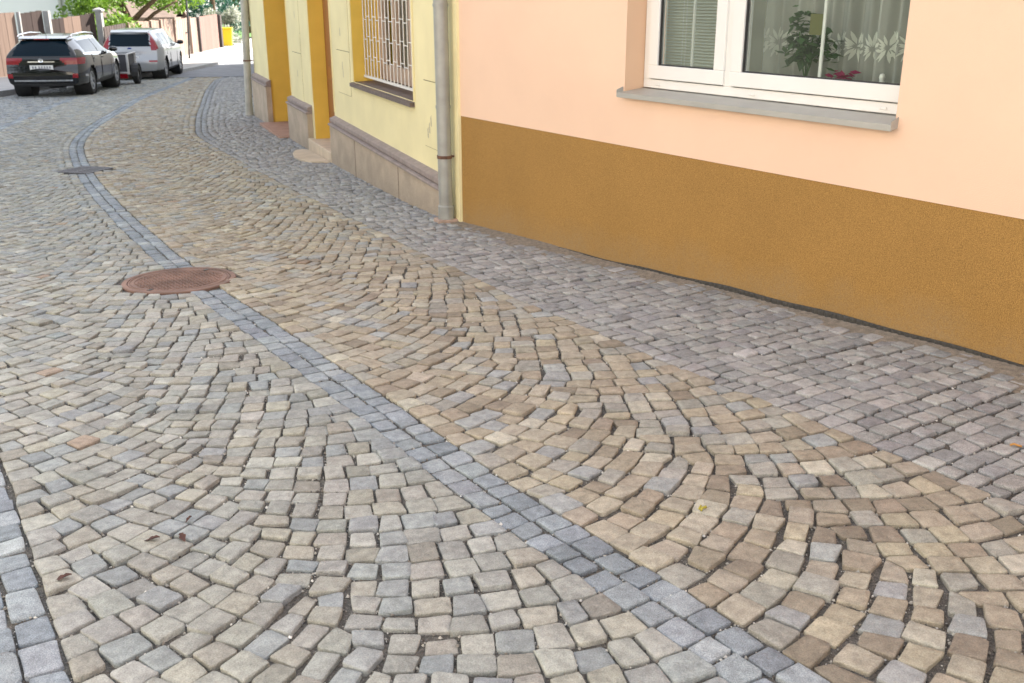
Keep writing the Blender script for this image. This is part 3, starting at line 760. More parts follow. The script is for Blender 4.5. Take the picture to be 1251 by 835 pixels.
for u in (a-.003, b):
    mb.hexa([pt(u, oo-.003, zo-.03), pt(u+.003, oo-.003, zo-.03), pt(u+.003, -.001, zi-.04), pt(u, -.001, zi-.04), pt(u, oo-.003, zo+.018), pt(u+.003, oo-.003, zo+.018), pt(u+.003, -.001, zi+.016), pt(u, -.001, zi+.016)])
mb.build('window_sill', MT['alu'], pink)

# ---- behind the pink house's window
def lace():
    t = thing('lace_curtain', 'sheer white net curtain with a band of lace flowers behind the wide pane', 'curtain', (*fp(3.9, .52), 1.1))
    mb = MB(); us = np.arange(3.12, 4.62, .006); zs = [.94, 1.1, 1.2, 1.35, 1.5, 2.3]
    fold = lambda u: .026*math.sin(u*52)+.016*math.sin(u*23+1)+.010*math.sin(u*97)
    base = np.array(t.location)
    for z in zs:
        for u in us: mb.v.append((*(np.array(fp(u, .50+fold(u)))-base[:2]), z-base[2]))
    n = len(us)
    mb.f = [(j*n+i, j*n+i+1, (j+1)*n+i+1, (j+1)*n+i) for j in range(len(zs)-1) for i in range(n-1)]; mb.m = [0]*len(mb.f)
    mb.build('netting', MT['sheer'], t, smooth=True)
    fl = MB()
    r = random.Random(4)
    def petal(u, z, ang, ln, wd):
        pts_ = []
        for (l, w) in ((0, 0), (.35, 1), (.7, .75), (1, 0), (.7, -.75), (.35, -1)):
            x = l*ln; y = w*wd
            uu = u+x*math.cos(ang)-y*math.sin(ang); zz = z+x*math.sin(ang)+y*math.cos(ang)
            pts_.append((*(np.array(fp(uu, .494+fold(uu)))-base[:2]), zz-base[2]))
        fl.add(pts_, [(0, 1, 2, 3, 4, 5)])
    u = 3.2
    while u < 4.6:
        zc = 1.305+r.uniform(-.012, .012)
        for k in range(15):
            an = k*2*math.pi/15+r.uniform(-.15, .15)
            L = .78*(.036+.074*abs(math.sin(an))**1.5)*r.uniform(.8, 1.1)
            petal(u+.012*math.cos(an), zc+.012*math.sin(an), an, L*.95, .0065)
        for k in range(5): petal(u+.075+r.uniform(-.02, .02), zc+r.uniform(-.035, .035), r.uniform(0, 6.28), .035, .009)
        for k in range(3): petal(u+.06+.01*k, zc+.03, 1.57+r.uniform(-.5, .5), .06, .008)
        u += .118
    fl.build('lace_flower_band', MT['lace'], t)
lace()
bt = thing('venetian_blind', 'lowered grey-green venetian blind with cords behind the narrow window pane', 'blind', (*fp(4.95, .29), 1.1))
b0 = np.array(bt.location); fb = lambda u, o=0.0: tuple(np.array(fp(u, o))-b0[:2])
mb = MB()
for i in range(66):
    z = 1.135+i*.0195-b0[2]
    mb.add([(*fb(4.62, .272), z-.006), (*fb(5.33, .272), z-.006), (*fb(5.33, .290), z+.006), (*fb(4.62, .290), z+.006)], [(0, 1, 2, 3)])
mb.build('slats', MT['blind'], bt)
mb = MB()
for u in (4.74, 5.08, 5.11, 4.76): mb.tube([(*fb(u, .268), 0), (*fb(u, .268), 1.25)], .0022, 5)
mb.build('cord', MT['cord'], bt)

def leafy(mb, c, n, spread, size, rnd, up=.3, flat=.35):
    for i in range(n):
        p = Vector((rnd.gauss(0, spread[0]), rnd.gauss(0, spread[1]), rnd.gauss(0, spread[2])))+Vector(c)
        d = Vector((rnd.uniform(-1, 1), rnd.uniform(-1, 1), rnd.uniform(-.6, up))).normalized()
        nn = Vector((rnd.uniform(-1, 1)*flat, rnd.uniform(-1, 1)*flat, 1)).normalized()
        s_ = d.cross(nn).normalized(); L = size*rnd.uniform(.7, 1.2); w = L*.32
        mb.add([p, p+d*L*.4+s_*w, p+d*L, p+d*L*.4-s_*w, p+d*L*.45-nn*L*.06], [(0, 1, 4), (1, 2, 4), (2, 3, 4), (3, 0, 4)])
r_ = random.Random(9)
pc = fp(4.12, .345)
t = thing('potted_plant', 'dark green leafy house plant standing on the inner sill behind the glass', 'house plant', (*pc, 1.0))
mb = MB(); mb.lathe([(0, 0), (.05, 0), (.068, .10), (.072, .10), (.072, .12), (.06, .12), (0, .11)], n=20); mb.build('pot', MT['terracotta'], t, auto=40)
mb = MB()
for i in range(9):
    a_ = r_.uniform(0, 6.28); mb.tube([(0, 0, .1), (.03*math.cos(a_), .02*math.sin(a_), .22), (.12*math.cos(a_)*N[1], .06*math.sin(a_), r_.uniform(.28, .45))], .004, 5)
mb.build('stem', MT['leafdark'], t)
mb = MB()
for (du, z, n) in ((.0, .30, 34), (.11, .30, 22), (-.10, .33, 22), (.04, .40, 18), (.06, .47, 12), (-.14, .28, 10), (.0, .24, 10)):
    q = D*du
    leafy(mb, (q[0], q[1], z), int(n*1.8), (.032, .028, .034), .074, r_)
mb.build('leaves', MT['leafdark'], t)
pc2 = fp(3.84, .33)
t = thing('pink_flower', 'small magenta flower on the inner sill next to the leafy plant', 'flower', (*pc2, 1.0))
mb = MB(); mb.lathe([(0, 0), (.04, 0), (.05, .075), (.052, .09), (0, .085)], n=18); mb.build('pot', MT['terracotta'], t, auto=40)
mb = MB(); leafy(mb, (0, 0, .14), 40, (.035, .035, .02), .06, r_, .2, .8); mb.build('petals', MT['magenta'], t)
mb = MB(); leafy(mb, (0, 0, .10), 16, (.03, .03, .012), .05, r_); mb.build('leaves', MT['leafdark'], t)
fg = MB(); fg.lathe([(0, 0), (.022, 0), (.024, .012), (.014, .05), (.02, .085), (.024, .11), (.016, .13), (.012, .142), (.017, .158), (.012, .176), (0, .18)], n=18)
fgo = fg.build('figurine', MT['porcelain'], None, smooth=True); fgo.location = (*fp(3.575, .335), 1.0)
tag(fgo, 'tiny white figurine standing alone on the inner sill under the lace flowers', 'figurine')
fbox(fp, WO[0]-.05, 5.4, FO+.075, .38, .95, .9995).build('inner_sill', MT['pvc'], pink)
cp = MB(); fbox(fp, 3.875+.012, 4.0, .2, .203, 1.375, 1.49, cp)  # flat card takes the place of a yellow-green reflection in the glass
tag(cp.build('glint_card', MT['glint'], None), 'yellow-green paper card standing in for a reflection in the wide window pane', 'paper card')

# ---- dimpled membrane edge along the foot of the wall
mb = MB(); i = 0
ss = np.arange(-.5, 6.35, .011)
for j, s in enumerate(ss):
    bump_ = .007*(1 if (j % 4) in (0, 1) else 0)
    top = .030+.009*math.sin(s*2.1)+.004*math.sin(s*7.7)
    top *= min(1, (6.4-s)/1.2)
    p0 = P(s, WALL-.003-.0006); p1 = P(s, WALL-.008-bump_)
    z = g(*p1)
    for (p, zz) in ((p0, z-.02), (p1, z-.02), (p1, z+top*.8), (P(s, WALL-.007), z+top), (p0, z+top)): mb.v.append((p[0], p[1], zz))
n = len(ss)
mb.f = [(i*5+k, i*5+k+1, (i+1)*5+k+1, (i+1)*5+k) for i in range(n-1) for k in range(4)]; mb.m = [0]*len(mb.f)
tag(mb.build('drainage_membrane', MT['membrane'], None), 'black dimpled membrane strip poking up along the foot of the brown wall base', 'membrane strip')

# ---- yellow house --------------------------------------------------------------
yel = thing('yellow_house', 'pale yellow house with ochre reveals, stone plinth and barred window', 'house', (0, 0, 0))
fy = lambda u, o=0.0: tuple(F(u, o))
Y0 = .08                                        # wall face behind the plinth face
YW = (1.07, 3.55, .60, 2.3); YD = (4.75, 6.13, -1, 2.35); YG = (7.9, 10.05, -1, 2.6)
fyw = lambda u, o=0.0: tuple(F(u, Y0+o))
mb = wall_mb(fyw, -.262, 11.85, -.9, 5.6, [YW, YD, YG], .5)
w2 = wall_mb(lambda u, o=0.0: tuple(F(11.85-o, Y0+.5+u)), 0, 7.5, -.9, 5.6, [], .4); mb.add(w2.v, w2.f)
w3 = wall_mb(lambda u, o=0.0: tuple(F(-.262+o, Y0+.5+u)), 0, 7.5, -.9, 5.6, [], .2); mb.add(w3.v, w3.f)
w4 = wall_mb(lambda u, o=0.0: tuple(F(u, Y0+8+o)), -.262, 11.85, -.9, 5.6, [], .4); mb.add(w4.v, w4.f)
mb.build('wall', MT['lemon'], yel)
mb = reveal_mb(fyw, YW, .5, .0005, 'lrt'); reveal_mb(fyw, YD, .30, .0005, 'lrt', mb); reveal_mb(fyw, YG, .8, .0005, 'lrt', mb)
mb.build('reveal', MT['mustard'], yel)
gable_roof(fyw, -.1, 11.85, 0, 8.4, 5.6, 2.9).build('roof', MT['roof'], yel)
# plain raised rims painted round the openings
mb = MB()
for (a, b, c, d) in (YW, YD, YG):
    mb = MB()
    for (u0, u1, v0, v1) in ((a-.055, a-.002, c-.0, d+.055), (b+.002, b+.055, c-.0, d+.055), (a-.002, b+.002, d+.002, d+.055)):
        v0 = max(v0, .12 if c < 0 else v0)
        fbox(fyw, u0, u1, -.006, .02, v0, v1, mb)
    mb.build('opening_rim', MT['lemon_rim'], yel)
# stone plinth in three runs, with a sloping moulded ledge on top
def plinth(u0, u1, zt0, zt1, cuts):
    mb = MB(); us = np.r_[np.arange(u0, u1-.05, .25), u1]
    for a, b in zip(us[:-1], us[1:]):
        z0 = min(g(*fy(a)), g(*fy(b)))-.2
        ta = zt0+(zt1-zt0)*(a-u0)/(u1-u0); tb = zt0+(zt1-zt0)*(b-u0)/(u1-u0)
        pt = lambda u, o, z: (*fy(u, o), z)
        mb.hexa([pt(a, 0, z0), pt(b, 0, z0), pt(b, Y0+.01, z0), pt(a, Y0+.01, z0), pt(a, 0, ta), pt(b, 0, tb), pt(b, Y0+.01, tb), pt(a, Y0+.01, ta)])
    o = mb.build('plinth', MT['sandstone'], yel)
    j = MB()
    for u in cuts: fbox(fy, u-.005, u+.005, -.003, .02, g(*fy(u))-.05, zt0+(zt1-zt0)*(u-u0)/(u1-u0)-.004, j)
    if cuts: j.build('plinth_joint', mat('joint_dark', (.16, .12, .09), .9), o)
    l = MB(); pt = lambda u, o, z: (*fy(u, o), z)
    for (o0, o1, h0, h1) in ((-.022, .03, 0.0, .045), (.006, Y0+.002, .045, .115)):
        slope = .02
        l.hexa([pt(u0-.01, o0, zt0+h0), pt(u1+.01, o0, zt1+h0), pt(u1+.01, Y0+.012, zt1+h0), pt(u0-.01, Y0+.012, zt0+h0),
                pt(u0-.01, o0, zt0+h1-slope), pt(u1+.01, o0, zt1+h1-slope), pt(u1+.01, Y0+.012, zt1+h1+.01), pt(u0-.01, Y0+.012, zt0+h1+.01)])
    l.build('plinth_ledge', MT['ledge'], o, bevel=.006)
plinth(0.02, 4.73, -.105, -.045, (1.45, 3.35))
plinth(6.27, 7.9, -.065, -.06, ())
plinth(10.0, 11.72, .02, .035, ())
# doorstep and thresholds
zs_ = g(*fy(5.4))
mb = MB(); fbox(fy, 4.735, 6.262, -.01, .45, zs_-.3, zs_+.155, mb); mb.build('doorstep', MT['step'], yel, bevel=.015)
mb = MB(); fbox(fy, 7.92, 9.99, -.16, .9, g(*fy(9))-.3, g(*fy(9))+.035, mb); mb.build('threshold', MT['pinkslab'], yel, bevel=.01)
# door, set deep in its ochre reveal
mb = MB(); fbox(fy, 4.76, 6.12, .29+Y0-.08, .40, zs_+.157, 2.34, mb)
door = mb.build('door', MT['oak'], yel)
mb = MB()
for (a, b) in ((4.86, 5.40), (5.48, 6.02)):
    for (c, d) in ((zs_+.3, .45), (.62, 1.95)): fbox(fy, a, b, .283, .30, c, d, mb)
mb.build('door_panel', MT['oak'], door, bevel=.01)
mb = MB(); fbox(fy, 5.05, 5.11, .235, .283, .32, .62, mb); mb.tube([(*fy(5.08, .25), .5), (*fy(5.08, .18), .5), (*fy(5.22, .18), .5)], .012, 8)
mb.build('handle', MT['plastic'], door)
mb = MB(); fbox(fy, 7.92, 10.03, .76, .84, -.55, 2.58, mb); gate_ = mb.build('gate', MT['oak'], yel)
mb = MB()
for u in np.arange(7.98, 10, .2): fbox(fy, u, u+.17, .745, .76, -.5, 2.5, mb)
mb.build('gate_board', MT['oak'], gate_)
# barred window
w_ = MB()
for (a, b, c, d) in ((YW[0]+.003, YW[1]-.003, .63, .80), (YW[0]+.003, YW[1]-.003, 2.2, 2.298), (YW[0]+.003, YW[0]+.09, .80, 2.2), (YW[1]-.09, YW[1]-.003, .80, 2.2), (2.22, 2.34, .80, 2.2), (1.60, 1.66, .80, 2.2), (2.9, 2.96, .80, 2.2)):
    fbox(fyw, a, b, .34, .42, c, d, w_)
yw = w_.build('window', MT['beige_wood'], yel)
q = MB(); q.add([(*fyw(YW[0]+.01, .39), .8), (*fyw(YW[1]-.01, .39), .8), (*fyw(YW[1]-.01, .39), 2.25), (*fyw(YW[0]+.01, .39), 2.25)], [(0, 1, 2, 3)]); q.build('glass_pane', MT['glass'], yw)
q = MB(); us = np.arange(1.05, 3.6, .012); nn = len(us)
for z in (.7, 2.3):
    for u in us: q.v.append((*fyw(u, .53+.03*math.sin(u*19)+.012*math.sin(u*47)), z))
q.f = [(i, i+1, nn+i+1, nn+i) for i in range(nn-1) if not (1.65 < us[i] < 1.95 or 2.5 < us[i] < 2.85)]; q.m = [0]*len(q.f)
q.build('inner_curtain', mat('cream_curtain', (.30, .26, .23), .9), yw, smooth=True)
mb = MB(); pt = lambda u, o, z: (*fyw(u, o), z)
mb.hexa([pt(YW[0]-.03, -.05, .545), pt(YW[1]+.03, -.05, .545), pt(YW[1]+.03, .001, .545), pt(YW[0]-.03, .001, .545), pt(YW[0]-.03, -.05, .585), pt(YW[1]+.03, -.05, .585), pt(YW[1]+.03, .001, .592), pt(YW[0]-.03, .001, .592)])
mb.hexa([pt(YW[0]+.001, .001, .54), pt(YW[1]-.001, .001, .54), pt(YW[1]-.001, .45, .54), pt(YW[0]+.001, .45, .54), pt(YW[0]+.001, .001, .592), pt(YW[1]-.001, .001, .592), pt(YW[1]-.001, .45, .625), pt(YW[0]+.001, .45, .625)])
mb.build('window_sill', MT['darksill'], yel)
gr = MB(); OG = .135
nb = 18; xsb = np.linspace(YW[0]+.05, YW[1]-.05, nb)
for u in xsb: gr.tube([(*fyw(u, OG), .665), (*fyw(u, OG), 2.25)], .0068, 8)
fbox(fyw, YW[0]+.004, YW[1]-.004, OG-.012, OG+.012, .652, .678, gr); fbox(fyw, YW[0]+.004, YW[1]-.004, OG-.012, OG+.012, 2.24, 2.265, gr)
for i in range(nb-1):
    for r in range(7):
        z = .885+r*.222+(.018 if i % 2 else -.018)
        gr.tube([(*fyw(xsb[i], OG), z), (*fyw(xsb[i+1], OG), z)], .0052, 6)
gr.build('window_grille', MT['white_paint'], yel, auto=50)
# flush meter cabinets
def cabinet(u0, u1, z0, z1, split):
    mb = MB(); fbox(fyw, u0, u1, -.006, .03, z0, split-.004, mb); fbox(fyw, u0, u1, -.006, .03, split+.004, z1, mb)
    o = mb.build('meter_cabinet', MT['lemon'], yel, bevel=.003)
    gp = MB()
    gp2 = .004
    fbox(fyw, u1, u1+gp2, -.0015, .02, z0, z1, gp); fbox(fyw, u0-gp2, u0, -.0015, .02, z0, z1, gp); fbox(fyw, u0, u1, -.003, .02, split-.004, split+.004, gp); fbox(fyw, u0, u1, -.0015, .02, z0-gp2, z0, gp)
    gp.build('cabinet_gap', mat('cabinet_seam', (.25, .21, .11), .9), o)
cabinet(3.72, 4.42, .41, 1.75, .93)
cabinet(.16, .72, .22, 1.8, .83)
cabinet(6.85, 7.55, .05, 1.8, .75)
mb = MB()
r7 = random.Random(5)
for (u, z) in ((.55, .40), (.5, .47), (.6, .35), (4.1, .75), (4.08, .66), (4.15, 1.15), (7.2, .45), (7.15, 1.3)):
    p = fyw(u, -.0075); mb.add([(*fyw(u-.02, -.0075), z-.05), (*fyw(u+.015, -.0075), z-.045), (*fyw(u+.02, -.0075), z+.03), (*fyw(u-.01, -.0075), z+.06)], [(0, 1, 2, 3)])
mb.build('faded_scuff', mat('grey_scuff', (.55, .49, .33), .9, noise=.2, nscale=60), yel)

# downpipes
def downpipe(name, label, base, r, lean, mtl, brackets, top=5.4):
    x, y = base; z = g(x, y)-.02
    t = thing(name, label, 'downpipe', (x, y, z))
    mb = MB()
    def at(h): return (lean[0]*h, lean[1]*h, h)
    mb.tube([at(0), at(.14), at(.55), at(1.4), at(2.6), at(top)], r, 20, cap=False)
    mb.build('pipe', mtl, t, smooth=True)
    mb = MB(); mb.tube([at(0), at(.16)], r+.009, 20); mb.tube([at(.155), at(.17)], [r+.009, r+.002], 20)
    mb.tube([at(1.02), at(1.045)], r+.005, 20); mb.tube([at(1.86), at(1.885)], r+.005, 20)
    mb.build('pipe_collar', mtl, t, auto=40)
    for h in brackets:
        b = MB(); p = at(h); b.tube([(p[0], p[1], h-.014), (p[0], p[1], h+.014)], r+.006, 20)
        b.tube([(p[0], p[1], h), (p[0]+M[0]*.16, p[1]+M[1]*.16, h)], .009, 6)
        b.build('bracket', MT['rust'], t, auto=40)
    return t
bp = fy(-.13, -.005)
downpipe('downpipe', 'grey weathered downpipe in the corner between the pink and yellow houses', bp, .062, (-.006, .002), MT['zinc'], (.60, ))
mb = MB(); mb.box((bp[0]-.0, bp[1], g(*bp)+.005), (.095, .085, .022), AY)
tag(mb.build('drain_block', mat('salmon_block', (.40, .29, .23), .9, noise=.2, nscale=20), None, bevel=.012), 'salmon stone block in the ground under the grey corner downpipe', 'stone block')
bp2 = fy(11.86, -.08)
downpipe('downpipe', 'pale thicker downpipe at the far end of the yellow house', bp2, .068, (.035, .01), MT['zinc_old'], (1.05,))
# stone slab in front of the door
mb = MB(); zb = g(*fy(5.5, -.2))
prof = [(4.75, -.02), (6.15, -.02), (6.28, -.10), (6.2, -.22), (5.9, -.31), (5.5, -.36), (5.15, -.34), (4.9, -.24)]
n = len(prof)
for z in (-.06, .022): mb.v += [(*fy(u, o), g(*fy(u, o))+z) for u, o in prof]
mb.f = [tuple(range(n, 2*n))]+[(i, (i+1) % n, n+(i+1) % n, n+i) for i in range(n)]; mb.m = [0]*len(mb.f)
tag(mb.build('stone_slab', MT['step'], None, bevel=.008), 'worn flat stone slab on the pavement before the yellow house doorstep', 'stone slab')

# ------------------------------------------------------------------ ironwork in the street
def seat(x, y, rz, dz=0.0):
    e = .3
    n = Vector((-(g(x+e, y)-g(x-e, y))/(2*e), -(g(x, y+e)-g(x, y-e))/(2*e), 1)).normalized()
    q = n.to_track_quat('Z', 'Y').to_matrix().to_4x4()
    return Matrix.Translation((x, y, g(x, y)+dz)) @ Matrix.Rotation(0, 4, 'Z') @ q @ Matrix.Rotation(rz, 4, 'Z')
t = thing('manhole_cover', 'round rusty cast-iron manhole cover set into the blue-grey gutter strip', 'manhole cover'); t.matrix_world = seat(MH[0], MH[1], .3)
mb = MB(); mb.lathe([(.352, -.03), (.352, .002), (.36, .003), (.385, .002), (.39, -.004), (.39, -.04)], n=64); mb.build('frame', MT['ironrust'], t, auto=35)
mb = MB(); mb.lathe([(0, -.003), (.30, -.003), (.302, .001), (.326, .001), (.328, -.004), (.334, -.004), (.336, .001), (.346, .001), (.346, -.03)], n=64)
mb.build('lid', MT['ironrust'], t, auto=35)
mb = MB()
for i in range(-10, 11):
    for j in range(-10, 11):
        x, y = i*.031, j*.031
        if math.hypot(x, y) > .288: continue
        mb.box((x, y, -.0008), (.0095, .0095, .0028), (i+j) % 2*.785)
mb.build('anti_slip_studs', MT['ironrust'], t)
mb = MB()
for a_ in (.6, .6+math.pi): mb.box((.315*math.cos(a_), .315*math.sin(a_), .0015), (.022, .012, .0022), a_)
mb.build('lifting_slot', MT['gap'], t)
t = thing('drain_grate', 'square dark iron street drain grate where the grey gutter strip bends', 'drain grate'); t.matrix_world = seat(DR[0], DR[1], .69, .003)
mb = MB()
for (c, h) in (((0, .245), (.265, .02)), ((0, -.245), (.265, .02)), ((.245, 0), (.02, .2245)), ((-.245, 0), (.02, .2245))): mb.box((c[0], c[1], -.014), (h[0], h[1], .016))
mb.build('frame', MT['iron'], t)
mb = MB()
for i in range(6): mb.box((-.185+i*.074, 0, -.001), (.0155, .2235, .004))
mb.box((0, 0, -.0015), (.22, .014, .0038)); mb.build('bars', MT['iron'], t)
mb = MB(); mb.box((0, 0, -.006), (.224, .224, .0045)); mb.build('pit_dark_sheet', MT['gap'], t)  # black sheet close under the bars stands in for the pit's darkness
t = thing('access_cover', 'small flat dark cover in the pavement beyond the yellow house', 'cover plate'); ap = P(23.3, 8.95)
t.matrix_world = seat(ap[0], ap[1], .1, .012)
mb = MB(); mb.box((0, 0, 0), (.42, .22, .008)); mb.build('plate', MT['iron'], t, bevel=.003)
mb = MB(); mb.box((0, 0, -.003), (.47, .27, .007)); mb.build('frame', MT['gap'], t)

# ------------------------------------------------------------------ litter
def litter(x, y, s, rz, label, cat, name, matl, dz=.004, kind='leaf'):
    mb = MB()
    if kind == 'leaf':
        n = 9
        up = [(-s+2*s*i/(n-1), s*.45*math.sin(math.pi*i/(n-1))*(1+.3*math.sin(i*2.2))) for i in range(n)]
        for (u, v) in up: mb.v.append((u, v, .006*math.sin(u/s*2)+.004+.006*abs(v)/s))
        for (u, v) in up: mb.v.append((u, 0, .002+.004*math.sin(u/s*2)))
        for (u, v) in up: mb.v.append((u, -v*.9, .006*math.sin(u/s*2+.5)+.004+.008*abs(v)/s))
        mb.f = [(r*n+i, r*n+i+1, (r+1)*n+i+1, (r+1)*n+i) for r in range(2) for i in range(n-1)]; mb.m = [0]*len(mb.f)
    else:
        mb.tube([(-s, 0, .006), (-s*.3, .004, .009), (s*.4, -.004, .009), (s, .003, .004)], .0045, 6)
        if kind == 'strip': mb.tube([(-s*.6, .012, .004), (s*.5, .016, .008)], .0035, 6)
    o = mb.build(name, matl, None, smooth=True)
    o.location = (x, y, g(x, y)+dz); o.rotation_euler = (0, 0, rz)
    return tag(o, label, cat)
litter(-1.405, 2.70, .03, .6, 'crumpled red-brown leaf in the joint beside the outer gutter strip', 'leaf', 'dead_leaf', MT['deadleaf'])
litter(-1.21, 2.95, .026, .2, 'longer dark red-brown leaf scrap on the grey setts', 'leaf', 'dead_leaf', MT['deadleaf'])
litter(-1.11, 2.96, .024, 2.2, 'small upright brown leaf scrap beside the longer one on the grey setts', 'leaf', 'dead_leaf', MT['deadleaf'])
litter(-1.13, 3.09, .016, 1.1, 'tiniest brown leaf flake just beyond the pair of leaf scraps', 'leaf', 'dead_leaf', MT['deadleaf'])
litter(.665, 3.08, .019, .9, 'bent yellow plastic strip lying in a joint of the tan setts', 'litter', 'yellow_strip', MT['yellowtwig'], kind='strip')
litter(1.98, 3.57, .02, 2.6, 'short pale orange twig on the grey pavement setts', 'twig', 'orange_twig', mat('orange_twig', (.5, .24, .06), .7), kind='twig')
litter(-1.78, 10.9, .05, .3, 'black clump of dirt on the pavement before the yellow house', 'dirt clump', 'dirt_clump', MT['plastic'])
litter(.97, 4.43, .017, .3, 'small black speck of litter among the pavement setts', 'litter', 'black_scrap', MT['plastic'])

